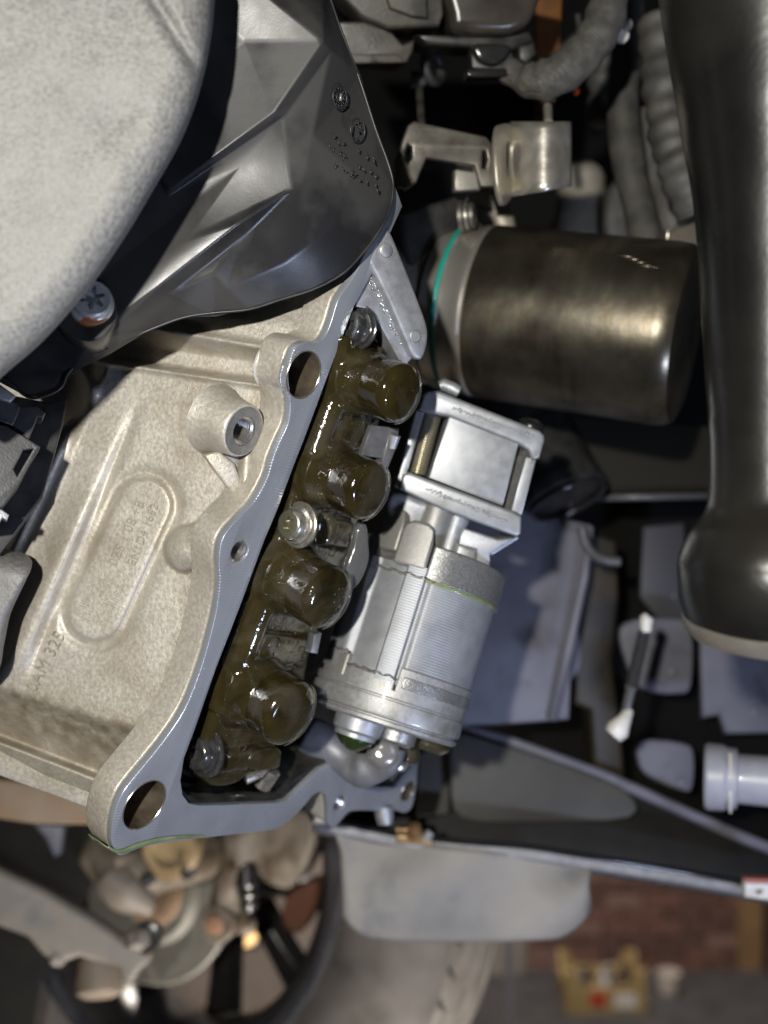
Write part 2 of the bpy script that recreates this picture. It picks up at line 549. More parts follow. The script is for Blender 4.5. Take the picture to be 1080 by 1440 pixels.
for i in range(NR + 1):
    row = []
    for j in range(NC + 1):
        u = j / NC; v = i / NR
        x, y = 100, 700
        for _ in range(5):
            y = 395 + (1066 + 0.385 * x - 395) * v
            xr = lip_x(y) - 7
            x = -70 + (xr + 70) * u
        row.append(at(x, y, wall_D(x, y)))
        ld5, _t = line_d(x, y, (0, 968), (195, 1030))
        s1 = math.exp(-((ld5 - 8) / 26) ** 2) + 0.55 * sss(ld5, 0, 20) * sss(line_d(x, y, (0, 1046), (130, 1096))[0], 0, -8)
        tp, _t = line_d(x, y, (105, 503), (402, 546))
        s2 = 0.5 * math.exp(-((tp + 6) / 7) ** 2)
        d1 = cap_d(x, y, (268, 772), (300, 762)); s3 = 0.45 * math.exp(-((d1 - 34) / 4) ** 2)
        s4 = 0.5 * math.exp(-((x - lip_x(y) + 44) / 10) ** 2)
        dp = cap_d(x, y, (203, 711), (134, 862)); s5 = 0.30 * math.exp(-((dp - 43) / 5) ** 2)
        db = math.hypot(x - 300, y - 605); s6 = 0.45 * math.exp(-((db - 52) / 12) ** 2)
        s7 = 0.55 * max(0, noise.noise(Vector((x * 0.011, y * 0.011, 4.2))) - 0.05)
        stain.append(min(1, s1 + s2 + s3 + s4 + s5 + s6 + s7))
    rows.append(row)
mb = MB().grid(rows)
mb.build("cast_wall", m_cast, gb, smooth=180, attr={"stain": stain}, weld=False)

# ledge along the bottom of the wall
mb = MB()
p = [(-70, 1024), (18, 1062), (70, 1082), (131, 1104), (136, 1142), (119, 1136), (60, 1114), (0, 1092), (-70, 1062)]
LW = Frame(at(60, 1095, wall_D(60, 1088) + 0.0005), (-0.15, -0.97, -0.1), (1, 0, 0))
mb.prism(LW, [p], -0.03, 0.0, 0.0012)
mb.build("bottom_ledge", m_cast, gb)
# second rounded end of the lip at the lowest bolt hole
# boss with the tapped hole
bf = FL.hit(343, 606, -0.012)
br = 0.0120
mb = MB().lathe(bf, NF, [(-0.019, br * 1.34), (-0.015, br * 1.20), (-0.008, br * 1.06), (-0.0012, br * 1.0), (-0.0003, br * 0.97), (0.0, br * 0.93), (-0.0002, 0.0066)], 44, cap=False)
mb.build("boss", m_cast, gb, smooth=40)
m_cut = M("sawn_grey_metal", (0.17, 0.165, 0.155), (0.24, 0.235, 0.22), rough=0.45, metal=0.5, ns=300, bump=0.3, bs=900)
mb = MB().lathe(bf + NF * 0.0002, NF, [(-0.001, 0.0112), (0.0, 0.0108), (0.0, 0.0066), (-0.001, 0.0066)], 44, cap=False)
mb.build("boss_face", m_cut, gb, smooth=30)
pr = [(0.0, 0.0064)]
for k in range(14):
    pr += [(-0.0008 - k * 0.0013, 0.0063), (-0.0008 - k * 0.0013 - 0.00065, 0.0052)]
MB().lathe(bf, NF, pr, 36, cap=False).build("threaded_bore", m_thread, gb, smooth=0)
MB().lathe(bf - NF * 0.0185, NF, [(0, 0.006), (0.0005, 0.006)], 20).build("bore_end", m_dark_bore, gb)
# web carrying the boss
mb = MB()
WB = Frame(at(320, 655, 0.482), (0.25, -0.95, -0.15), (1, 0, 0))
mb.prism(WB, [[(286, 640), (308, 634), (330, 652), (343, 688), (338, 702), (322, 690), (305, 668)]], -0.03, 0.0, 0.0015)
mb.build("web", m_cast, gb)
mb = MB()
mb.prism(WB, [[(312, 640), (345, 638), (350, 690), (344, 690), (318, 650)]], -0.035, -0.004, 0.001)
mb.build("web", m_cast_grey, gb)
# bluish rib crossing the left edge, nearer than the wall
rows = []
rp = spl([(-60, 765), (0, 771), (31, 777), (45, 789), (40, 805), (31, 826), (20, 850), (13, 870), (6, 905), (-6, 950), (-60, 990)], 5, closed=False)
for q in range(15):
    s = q / 14
    row = []
    for x, y in rp:
        sx = x + (-70 - x) * s * s; sy = y + (880 - y) * s * 0.8
        e = min(1, s * 2.2)
        row.append(at(sx, sy, 0.505 - 0.020 * math.sqrt(1 - (1 - e) ** 2)))
    rows.append(row)
MB().grid(rows).build("cast_rib", m_cast_grey, gb, smooth=180)

# lettering cast into the wall
def on_wall(p0, dirv, scale, lift):
    dx, dy = dirv; l = math.hypot(dx, dy); dx, dy = dx / l, dy / l
    ux, uy = dy, -dx              # letters' up: to the left of the reading direction
    def f(u, v, w):
        x = p0[0] + (dx * u + ux * v) * scale; y = p0[1] + (dy * u + uy * v) * scale
        return at(x, y, wall_D(x, y) - lift * (1 if w > 0 else -1.0))
    return f
mb = MB().text("0AM 325", on_wall((49, 975), (46, -89), 25, 0.0013), 1.0, 0.05, 0.0)
o = mb.build("cast_lettering", m_cast_let, gb, smooth=30)
for txt, p0, dv, sz in (("0ZS 1 08 +B", (163, 797), (43, -97), 19.5), ("EN1D4 1652", (189, 797), (37, -94), 17.5)):
    mb = MB().text(txt, on_wall(p0, dv, sz, 0.0007), 1.0, 0.05, 0.0)
    o = mb.build("cast_lettering", m_cast_let, gb, smooth=30)
mb = MB()
rr = random.Random(3)
for i in range(17):
    for j in range(15):
        if rr.random() < 0.4 and 0 < i < 16 and 0 < j < 14: continue
        x = 131 + 3.2 * j * 0.95 - 1.55 * i + rr.uniform(-.4, .4) ; y = 810 + 3.4 * i + 3.2 * j * 0.36
        c = at(x, y, wall_D(x, y))
        r_ = 0.00038
        mb.lathe(c, MW, [(-0.0003, r_), (0.0002, r_), (0.0004, r_ * 0.5)], 5)
o = mb.build("dotted_code", m_cast_let, gb, smooth=60); o['kind'] = 'stuff'

# cavity behind the flange
cav = [(x, y) for x, y in inner]
def strip(fr, pts, h0, h1, thick):
    mb = MB()
    P = [fr.ab(fr.hit(x, y, 0)) for x, y in pts]
    vv = []
    for a, b in P:
        vv.append((fr.p3(a, b, h0), fr.p3(a, b, h1)))
    f = []; v = []
    for i, (p, q) in enumerate(vv):
        v += [p, q]
        if i: f.append((2 * i - 2, 2 * i, 2 * i + 1, 2 * i - 1))
    return mb.add(v, f)
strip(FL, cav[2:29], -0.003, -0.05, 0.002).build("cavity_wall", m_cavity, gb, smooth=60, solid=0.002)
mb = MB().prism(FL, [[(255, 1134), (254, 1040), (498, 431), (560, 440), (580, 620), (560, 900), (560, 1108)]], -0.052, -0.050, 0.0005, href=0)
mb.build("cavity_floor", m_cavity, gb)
# pool of oil standing in the bottom of the cavity
zc = FL.hit(300, 1135, -0.002)
mb = MB()
pool = []
P = [FL.ab(FL.hit(x, y, 0)) for x, y in ((258, 1112), (262, 1128), (280, 1132.0), (330, 1131), (396, 1128))]
top = [FL.p3(a, b, -0.004) for a, b in P]; bot = [FL.p3(a, b, -0.048) for a, b in P]
rows = []
for i in range(25):
    s = i / 24
    rows.append([t + (b - t) * s + Vector((0, 0, 0.004 + 0.0012 * noise.noise((t + (b - t) * s) * 90))) for t, b in zip(spl([tuple(x) for x in top], 6, False), spl([tuple(x) for x in bot], 6, False)) for t, b in [(Vector(t), Vector(b))]])
MB().grid(rows).build("oil_pool", m_oil_black, gb, smooth=180)
# green oil running off the lowest corner
rows = []
gp = spl([(150, 1192), (158, 1201), (170, 1205), (190, 1198), (225, 1188), (262, 1182), (290, 1178)], 5, False)
for q in range(9):
    s = q / 8
    row = []
    for k, (x, y) in enumerate(gp):
        taper = math.sin(math.pi * min(1, (k + 1) / len(gp) * 1.0)) ** 0.5 if 0 < k < len(gp) - 1 else 0.1
        a, b = FL.ab(FL.hit(x, y - 12 * taper * (1 - s), 0))
        row.append(FL.p3(a, b, 0.0009 - T * 0.75 * max(0, s - 0.45) / 0.55) + Vector((0, 0, -0.0007 * s)))
    rows.append(row)
MB().grid(rows).build("oil_film", m_oil_green, gb, smooth=180, solid=0.0004)

# the grey web plate that leaves the top of the flange
bracket = gb
SP = frame_at(560, 410, 0.492, (0.45, -0.88, -0.15))
m_satin = M("satin_cast_aluminium", (0.29, 0.30, 0.32), (0.36, 0.37, 0.39), rough=0.38, rough2=0.5, metal=0.55, ns=200, bump=0.3, bs=1400)
mb = MB().prism(SP, [spl([(540, 318), (549, 325), (565, 362), (590, 425), (601, 458), (602, 480), (597, 500), (590, 506), (580, 500), (570, 478), (545, 420), (520, 370), (516, 358), (530, 330)], 4)], -0.014, 0.0, 0.0016)
mb.build("bracket_arm", m_satin, gb)
mb = MB().prism(SP, [[(504, 404), (514, 366), (524, 374), (548, 424), (572, 480), (580, 504), (572, 512), (561, 506), (545, 476), (528, 446), (515, 434), (500, 431)]], -0.018, -0.005, 0.0006)
mb.build("bracket_web", m_satin, gb)
mb = MB()
for k in range(70):
    t = rr.random(); x = 517 + 52 * t + rr.uniform(-4, 5); y = 385 + 102 * t + rr.uniform(-5, 5)
    c = SP.hit(x, y, -0.005); r_ = rr.uniform(0.0004, 0.0011)
    mb.lathe(c, SP.n, [(-0.0006, r_), (0.0002, r_ * 0.9), (0.0006, r_ * 0.4)], 7)
m_wet = M("wet_metal", (0.30, 0.31, 0.33), (0.5, 0.5, 0.5), rough=0.12, metal=0.8, ns=500, coat=1.0)
o = mb.build("oil_beads", m_wet, gb, smooth=180); o['kind'] = 'stuff'
for (x, y, r_) in ((542, 352, 10), (583, 473, 9)):
    c = SP.hit(x, y, 0.0)
    MB().lathe(c, SP.n, [(-0.002, r_ * 0.00032), (0.0008, r_ * 0.00031), (0.0012, r_ * 0.00026)], 28).build("boss_pad", m_satin, gb, smooth=40)
# lug seen through the notch, and the stub under the far hole
q = FL.hit(452, 1140, -0.03)
MB().lathe(q, Vector((0.1, -0.2, -1)), [(-0.03, 0.009), (0, 0.0088), (0.006, 0.007), (0.008, 0.004)], 24).build("dowel_boss", m_cast, gb)
q = at(541, 1150, 0.66)
MB().lathe(q, Vector((0.1, -0.2, -1)), [(-0.006, 0.006), (0.0, 0.0055), (0.004, 0.0045)], 18).build("stud_end", m_satin, gb)

# ================================================================== SOLENOID VALVE BLOCK (oil soaked moulding)
def oily(name, c1, c2, c3):
    m = M(name, c1, c2, rough=0.15, rough2=0.07, metal=0.0, ns=70, lo=0.3, hi=0.7, coat=0.7, c3=c3, ns3=45, lo3=0.5, hi3=0.68, bump=0.42, bs=210, bdist=0.0009, warp=0.6, spec=0.6)
    N, L, b = tools(m)
    # droplets and runs of oil standing on the surface
    g = N.new("ShaderNodeNewGeometry"); v = N.new("ShaderNodeTexVoronoi"); v.inputs["Scale"].default_value = 420; v.feature = 'SMOOTH_F1'
    L.new(g.outputs["Position"], v.inputs["Vector"])
    r = N.new("ShaderNodeMapRange"); r.inputs[1].default_value = 0.05; r.inputs[2].default_value = 0.32; r.inputs[3].default_value = 1; r.inputs[4].default_value = 0
    L.new(v.outputs["Distance"], r.inputs[0])
    n = N.new("ShaderNodeTexNoise"); n.inputs["Scale"].default_value = 75; L.new(g.outputs["Position"], n.inputs["Vector"])
    r2 = N.new("ShaderNodeMapRange"); r2.inputs[1].default_value = 0.56; r2.inputs[2].default_value = 0.66; L.new(n.outputs["Fac"], r2.inputs[0])
    mu = N.new("ShaderNodeMath"); mu.operation = 'MULTIPLY'; L.new(r.outputs[0], mu.inputs[0]); L.new(r2.outputs[0], mu.inputs[1])
    bn = N.new("ShaderNodeBump"); bn.inputs["Strength"].default_value = 0.5; bn.inputs["Distance"].default_value = 0.0006
    L.new(mu.outputs[0], bn.inputs["Height"]); L.new(b.inputs["Normal"].links[0].from_socket, bn.inputs["Normal"])
    L.new(bn.outputs[0], b.inputs["Normal"]); L.new(bn.outputs[0], b.inputs["Coat Normal"])
    return m
m_oily = oily("oil_soaked_brown_plastic", (0.015, 0.012, 0.0045), (0.038, 0.029, 0.010), (0.060, 0.052, 0.034))
m_oily_cap = oily("oil_soaked_brown_cap", (0.011, 0.009, 0.003), (0.030, 0.022, 0.006), (0.046, 0.039, 0.024))
m_clear = M("clear_oil_film", (0.75, 0.72, 0.62), rough=0.04, trans=0.95, ior=1.33, coat=0.3)
m_steel = M("oily_zinc_steel", (0.46, 0.43, 0.37), (0.58, 0.55, 0.5), rough=0.22, rough2=0.34, metal=0.85, ns=300, bump=0.1, bs=800)
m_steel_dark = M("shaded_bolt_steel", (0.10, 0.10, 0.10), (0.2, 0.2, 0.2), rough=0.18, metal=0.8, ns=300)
m_greyp = M("grey_plastic", (0.075, 0.075, 0.078), (0.10, 0.10, 0.105), rough=0.35, ns=300, coat=0.3)

vb = thing("solenoid_valve_block", "oil soaked brown valve block with four domed solenoid caps inside the flange", "valve block")
DOME = [(567, 555, 43, 0.028), (522, 692, 44, 0.028), (465, 843, 47, 0.028), (412, 1006, 50, 0.028)]
body = MB()
HB = 0.002
out = [(503, 440), (487, 475), (476, 520), (468, 560), (447, 630), (427, 668), (414, 700), (398, 745), (385, 790), (364, 846), (342, 908), (318, 962), (301, 1010), (291, 1050), (286, 1085), (298, 1108), (330, 1106),
       (358, 1085), (376, 1060), (402, 1035), (425, 985), (438, 920), (458, 870), (490, 790), (505, 740), (520, 690), (528, 630), (540, 580), (548, 520), (540, 490), (524, 465)]
body.prism(FL, [out], -0.030, HB - 0.004, 0.003, smooth=3)
for x, y, r, h in DOME:
    c = FL.hit(x, y, h)
    rr_ = r * 0.000325
    b0 = c - NF * (h - HB)
    body.lathe(b0, NF, [(-0.02, rr_ * 1.25), (0.0005, rr_ * 1.20), (0.004, rr_ * 1.10), (0.012, rr_ * 0.97)], 36)
# pads between the domes
for P in ([(478, 590), (520, 592), (515, 640), (470, 634)], [(468, 728), (503, 735), (494, 778), (455, 770)], [(372, 890), (440, 898), (424, 945), (364, 935)], [(520, 480), (548, 490), (552, 512), (520, 515)],
          [(320, 1060), (362, 1055), (352, 1088), (320, 1090)]):
    body.prism(FL, [P], -0.02, 0.0035, 0.0042, res=4)
body.tube([FL.hit(480, 470, -0.003), FL.hit(470, 560, -0.002), FL.hit(432, 660, -0.002)], 0.006, 12)
body.tube([FL.hit(385, 800, -0.003), FL.hit(352, 890, -0.002), FL.hit(310, 1000, -0.003)], 0.007, 12)
vbody = body.build("valve_body", m_oily, vb, smooth=180, remesh=0.0011, msmooth=5, weld=True)
for x, y, r, h in DOME:
    c = FL.hit(x, y, h); q = r * 0.000325
    pr = [(-h + HB + 0.001, q * 0.97), (-0.006, q * 0.97), (-0.0032, q * 0.985), (-0.0012, q * 0.94), (-0.0002, q * 0.86), (0.0004, q * 0.78), (0.0007, q * 0.55), (0.0009, q * 0.2)]
    # each cap has a flat filed on the side that faces away from the flange
    o = MB().lathe(c, NF, pr, 48, up=FL.ex).build("solenoid_cap", m_oily_cap, vb, smooth=50)
    # run of oil hanging round the rim
    arc = [c + (FL.ey * math.cos(t) + FL.ex * math.sin(t)) * q * 0.995 - NF * 0.0012 for t in [(-1.15 + 2.5 * k / 24) for k in range(25)]]
    MB().tube(arc, [0.0002 + 0.0007 * math.sin(math.pi * k / 24) for k in range(25)], 8).build("oil_rim", m_clear, vb, smooth=180)
# rings and letters moulded on the pads
for x, y, r in ((491, 612, 11), (480, 742, 6), (467, 777, 6), (385.5, 907, 13), (537, 500, 7), (340, 1052, 7)):
    c = FL.hit(x, y, 0.0032)
    MB().torus(c, NF, r * 0.00033, 0.00035, 28, 6).build("moulded_ring", m_oily, vb, smooth=180)
def on_pad(p0, d, scale, h):
    A = FL.hit(p0[0], p0[1], h); B = FL.hit(p0[0] + d[0], p0[1] + d[1], h)
    u = (B - A).normalized(); v = NF.cross(u)
    return lambda x, y, z: A + (u * x + v * y) * scale + NF * z * scale
for t, p0, s in (("1702", (410, 938), 0.0068), ("1S", (424, 936), 0.0068)):
    MB().text(t, on_pad(p0, (9, -30), s, 0.0032), 1.0, 0.06).build("moulded_lettering", m_oily, vb, smooth=30)
# mounting screws, heads towards the lamp
BA = Vector((-0.62, -0.78, 0.06)).normalized()
def torx(root, c, ax, r, depth, mat, mat2, lob=6, name="mounting_screw"):
    head = MB()
    ax = Vector(ax).normalized()
    up = Vector((0.1, 0.2, 1))
    head.lathe(c, ax, [(-depth - 0.0016, r * 1.02), (-depth - 0.0014, r * 1.22), (-depth - 0.0002, r * 1.24), (-depth, r * 1.1), (-depth + 0.0003, r * 1.0), (-0.0012, r * 0.985), (-0.0003, r * 0.92), (0, r * 0.82)], 40, cap=False, up=up)
    # the face with its six-lobed socket
    star = lambda th, t: (0.80 + 0.20 * math.cos(lob * th))
    rows = []
    u = (up - ax * up.dot(ax)).normalized(); w = ax.cross(u)
    prs = [(0.0, r * 0.82, 0), (-0.0001, r * 0.52, 1), (-0.0024, r * 0.50, 1), (-0.0026, 0.0002, 1)]
    seg = 48
    for t, rad, st in prs:
        row = []
        for k in range(seg + 1):
            th = 2 * math.pi * k / seg
            q = rad * (star(th, t) if st else 1)
            row.append(c + ax * t + (u * math.cos(th) + w * math.sin(th)) * q)
        rows.append(row)
    h = head.build(name, mat, root, smooth=40)
    f = MB().grid(rows).build("socket", mat2, root, smooth=40)
    sub(f, h)
    wsh = MB().lathe(c - ax * (depth + 0.0034), ax, [(0, r * 1.3), (0.0002, r * 1.5), (0.0013, r * 1.5), (0.0016, r * 1.44), (0.0016, r * 1.1)], 40, cap=False, up=up).build("washer", mat, root, smooth=35)
    sub(wsh, h)
    return h
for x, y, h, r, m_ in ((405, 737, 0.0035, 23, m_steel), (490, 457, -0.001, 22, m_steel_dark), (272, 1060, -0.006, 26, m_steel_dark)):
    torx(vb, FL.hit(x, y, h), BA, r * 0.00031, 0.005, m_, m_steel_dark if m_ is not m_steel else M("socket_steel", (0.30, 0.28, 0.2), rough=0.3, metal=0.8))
# beads of oil standing round the roots of the caps
dg_ = None
bpy.context.view_layer.update()
dg_ = bpy.context.evaluated_depsgraph_get()
rb_ = random.Random(21)
bead = MB(); nb_ = 0
ev = vbody.evaluated_get(dg_); inv = vbody.matrix_world.inverted()
for x, y, r, h in DOME:
    for k in range(46):
        t = rb_.random()
        if t < 0.45: bx_, by_ = x - r * rb_.uniform(1.2, 2.1), y + r * rb_.uniform(-0.5, 0.8)
        elif t < 0.85: bx_, by_ = x - r * rb_.uniform(-0.1, 1.7), y + r * rb_.uniform(0.75, 1.15)
        else: bx_, by_ = x - r * rb_.uniform(-0.2, 1.2), y - r * rb_.uniform(0.95, 1.1)
        o_ = inv @ CAM; d_ = (inv.to_3x3() @ ray(bx_, by_)).normalized()
        ok, loc, nrm, _i = ev.ray_cast(o_, d_)
        if not ok: continue
        loc = vbody.matrix_world @ loc
        q = rb_.choice((0.0003, 0.0004, 0.0005, 0.0006, 0.0009))
        bead.lathe(loc, nrm, [(-0.0002, q), (q * 0.35, q * 0.85), (q * 0.6, q * 0.5), (q * 0.68, q * 0.1)], 10)
        nb_ += 1
if nb_:
    o = bead.build("oil_beads", m_oily, vb, smooth=180, weld=False); o['kind'] = 'stuff'
# grey connector leaf and the clear gusset between the caps
G1 = frame_at(532, 625, 0.515, (0.5, -0.85, -0.1))
MB().prism(G1, [[(523, 598), (551, 601), (540, 645), (508, 640)]], -0.004, 0, 0.0004).build("connector_leaf", m_greyp, vb)
MB().prism(G1, [[(549, 602), (562, 602), (560, 625), (545, 662), (536, 656)]], -0.006, 0.001, 0.001).build("connector_leaf", m_greyp, vb)
MB().tube([G1.hit(551, 630, 0.0), G1.hit(556, 612, 0.0015)], [0.002, 0.0026], 12).build("contact_pin", m_satin, vb)
MB().prism(G1, [spl([(504, 740), (516, 738), (519, 765), (519, 790), (506, 820), (492, 828), (488, 800), (498, 770)], 3)], -0.006, 0.0, 0.0012).build("clear_gusset", M("smoky_clear_plastic", (0.2, 0.2, 0.195), rough=0.14, trans=0.6, coat=0.6), vb)
MB().prism(G1, [[(443, 892), (453, 890), (447, 920), (436, 918)]], -0.006, 0, 0.0005).build("connector_leaf", m_greyp, vb)
q = FL.hit(374, 1096, -0.004)
MB().lathe(q, Vector((0.5, -0.3, 0.8)), [(-0.004, 0.0048), (0.006, 0.0048), (0.0068, 0.0038)], 24).build("guide_pin", m_steel, vb)
MB().tube([FL.hit(345, 1095, -0.003), FL.hit(366, 1088, 0.0), FL.hit(385, 1070, 0.0)], [0.003, 0.0022, 0.0012], 10).build("wire_clip", m_steel, vb)
MB().prism(FL, [spl([(356, 1060), (392, 1052), (395, 1070), (388, 1082), (352, 1082)], 3)], -0.006, 0.004, 0.001).build("cap_foot", m_oily, vb)

# ================================================================== PUMP MOTOR
m_lam = M("laminated_aluminium", (0.25, 0.26, 0.28), (0.295, 0.306, 0.326), rough=0.44, rough2=0.5, metal=0.4, ns=120, bump=0.12, bs=2500, c3=(0.22, 0.22, 0.215), ns3=45, lo3=0.55, hi3=0.8)
MA = (at(551, 973, 0.568) - at(601, 812, 0.578)); ML = MA.length; MA.normalize()
M0 = at(601, 812, 0.578)
def laminate(m, axis, pitch, s):
    N, L, b = tools(m)
    g = N.new("ShaderNodeNewGeometry"); d = N.new("ShaderNodeVectorMath"); d.operation = 'DOT_PRODUCT'; d.inputs[1].default_value = axis
    L.new(g.outputs["Position"], d.inputs[0])
    mu = N.new("ShaderNodeMath"); mu.operation = 'MULTIPLY'; mu.inputs[1].default_value = 2 * math.pi / pitch; L.new(d.outputs["Value"], mu.inputs[0])
    si = N.new("ShaderNodeMath"); si.operation = 'SINE'; L.new(mu.outputs[0], si.inputs[0])
    bn = N.new("ShaderNodeBump"); bn.inputs["Strength"].default_value = s; bn.inputs["Distance"].default_value = 0.0003
    L.new(si.outputs[0], bn.inputs["Height"]); L.new(b.inputs["Normal"].links[0].from_socket, bn.inputs["Normal"]); L.new(bn.outputs[0], b.inputs["Normal"])
laminate(m_lam, MA, 0.00135, 0.17)
m_frost = M("frosted_aluminium", (0.26, 0.253, 0.236), (0.32, 0.313, 0.296), rough=0.42, metal=0.5, ns=1200, bump=0.5, bs=2600, bdist=0.0003)
m_cap = M("cast_motor_cap", (0.26, 0.26, 0.257), (0.325, 0.325, 0.318), rough=0.38, rough2=0.48, metal=0.5, ns=500, bump=0.35, bs=2000, coat=0.25, c3=(0.20, 0.19, 0.165), ns3=70, lo3=0.55, hi3=0.75)
m_collar = M("speckled_grey_collar", (0.22, 0.22, 0.215), (0.36, 0.36, 0.35), rough=0.3, metal=0.65, ns=900, bump=0.4, bs=1500, coat=0.4)
pm = thing("pump_motor", "silver finned electric pump motor with ribbed cylindrical body behind the solenoid caps", "motor")
UPM = Vector((0, -1, 0))
UPM = (UPM - MA * UPM.dot(MA)).normalized(); WM = MA.cross(UPM)
RM = 0.0385
sgn = 1.0 if WM.x > 0 else -1.0
def mprof(th, t):
    a = math.degrees(math.atan2(math.sin(th), math.cos(th))) * sgn      # 0 faces the camera, negative to the left
    r = 1.0
    r -= 0.07 * sss(a, -52, -44) * sss(a, -18.5, -20.5)
    r += 0.035 * sss(a, -20.5, -18.5) * sss(a, -3.0, -5.0)
    r -= 0.03 * sss(a, -5, -3.0) * sss(a, 2, -2.5)
    r += 0.02 * sss(a, -75, -60) * sss(a, -44, -54)
    return r
mb = MB().lathe(M0, MA, [(0.0, RM * 0.97)] + [(0.0005 + (ML - 0.004) * k / 8, RM) for k in range(9)], 360, up=UPM, rfun=mprof)
mb.build("stator_body", m_lam, pm, smooth=40)
def half_ring(t0, t1, a0, a1, r0, r1, name, mat, bevel=0.0008, rnd=False, par=pm, steps=None):
    """a piece of a sleeve round the motor's axis, from angle a0 to a1 (degrees, 0 faces the camera)"""
    v = []; f = []
    n = steps or max(8, int(abs(a1 - a0) / 3))
    for k in range(n + 1):
        a = math.radians(a0 + (a1 - a0) * k / n) * sgn
        d = UPM * math.cos(a) + WM * math.sin(a)
        e = 0
        if rnd:
            s = abs(2 * k / n - 1); e = (t1 - t0) * 0.45 * (1 - math.sqrt(max(0, 1 - s ** 4)))
        for t, r in ((t0 + e, r0), (t0 + e, r1), (t1, r1), (t1, r0)):
            v.append(M0 + MA * t + d * r)
    for k in range(n):
        for j in range(4):
            j2 = (j + 1) % 4
            f.append((4 * k + j, 4 * k + j2, 4 * k + 4 + j2, 4 * k + 4 + j))
    f.append((0, 1, 2, 3)); f.append((4 * n + 3, 4 * n + 2, 4 * n + 1, 4 * n))
    return MB().add(v, f).build(name, mat, par, smooth=40, bevel=bevel, seg=3, bangle=40)
half_ring(-0.026, -0.004, -56, -33, RM * 0.72, RM * 0.985, "cap_lug", m_frost, 0.003, True)
half_ring(-0.0215, 0.002, -32, -6, RM * 0.72, RM * 1.045, "cap_lug", m_frost, 0.003, True)
half_ring(-0.012, 0.0065, -5, 88, RM * 0.6, RM * 1.0 + 0.0012, "end_collar", m_collar, 0.0014)
half_ring(0.0055, 0.0072, -4, 88, RM * 0.9, RM * 1.0 + 0.0016, "seal_bead", m_oil_green, 0.0004)
half_ring(-0.012, 0.004, -130, -52, RM * 0.6, RM * 0.97, "end_collar", m_collar, 0.0014)
MB().lathe(M0 + MA * -0.013, MA, [(0, RM * 0.5), (0.0008, RM * 0.62), (0.013, RM * 0.9)], 60, up=UPM).build("end_plate", m_cap, pm, smooth=40)
# lower cap: castellated edge, groove and bright rolled rim
half_ring(ML - 0.012, ML + 0.004, -75, -44, RM * 0.8, RM * 1.02, "cap_lug", m_frost, 0.0015)
half_ring(ML - 0.006, ML + 0.002, -43, -3, RM * 0.8, RM * 1.03, "cap_skirt", m_cap, 0.0008)
half_ring(ML - 0.0125, ML + 0.002, -2, 85, RM * 0.8, RM * 1.028, "cap_skirt", m_cap, 0.0008)
half_ring(ML - 0.0085, ML - 0.0025, 2, 86, RM * 0.8, RM * 1.034, "dark_band", m_collar, 0.0005)
MB().lathe(M0 + MA * (ML - 0.001), MA, [(0, RM * 0.99), (0.0006, RM * 1.03), (0.004, RM * 1.03), (0.0045, RM * 1.012), (0.0052, RM * 1.012), (0.0056, RM * 1.035), (0.0125, RM * 1.04), (0.0138, RM * 1.03), (0.0144, RM * 0.985),
           (0.0150, RM * 0.985), (0.0155, RM * 1.02), (0.0172, RM * 1.02), (0.0182, RM * 0.985), (0.0186, RM * 0.8), (0.0186, RM * 0.3)], 120, up=UPM).build("lower_cap", m_cap, pm, smooth=32)
# wet seam line on the castellations
for k, (a0, a1, t) in enumerate(((-74, -44, ML - 0.0125), (-43, -3, ML - 0.0065), (-50, 3, 0.0055))):
    arc = [M0 + MA * (t + 0.0006 * math.sin(j * 1.7)) + (UPM * math.cos(math.radians(a0 + (a1 - a0) * j / 16) * sgn) + WM * math.sin(math.radians(a0 + (a1 - a0) * j / 16) * sgn)) * RM * (1.035 if k else 1.02) for j in range(17)]
    MB().tube(arc, [0.0003 + 0.0005 * abs(math.sin(j * 1.3)) for j in range(17)], 6).build("oil_seam", m_clear, pm, smooth=180)
# shaft end with a hanging drop of green oil
m_green_glass = M("hanging_green_oil", (0.06, 0.11, 0.025), rough=0.03, trans=0.75, ior=1.45, coat=0.5)
c = at(503, 1022, 0.56)
MB().lathe(c, MA, [(-0.014, 0.0135), (0.002, 0.0125), (0.0035, 0.0108), (0.0055, 0.0108)], 40, up=UPM).build("shaft_boss", m_satin, pm, smooth=40)
MB().lathe(c + MA * 0.0055, MA, [(0, 0.0100), (0.002, 0.0088), (0.004, 0.0068), (0.006, 0.004), (0.007, 0.001)], 32, up=UPM).build("oil_drop", m_green_glass, pm, smooth=180)
MB().lathe(at(556, 1030, 0.575), MA, [(-0.01, 0.012), (0.004, 0.0115), (0.006, 0.009)], 36, up=UPM).build("shaft_boss", m_collar, pm, smooth=40)
MB().lathe(at(603, 1040, 0.60), MA, [(-0.01, 0.013), (0.003, 0.0125), (0.006, 0.009)], 36, up=UPM).build("shaft_boss", m_oily, pm, smooth=40)

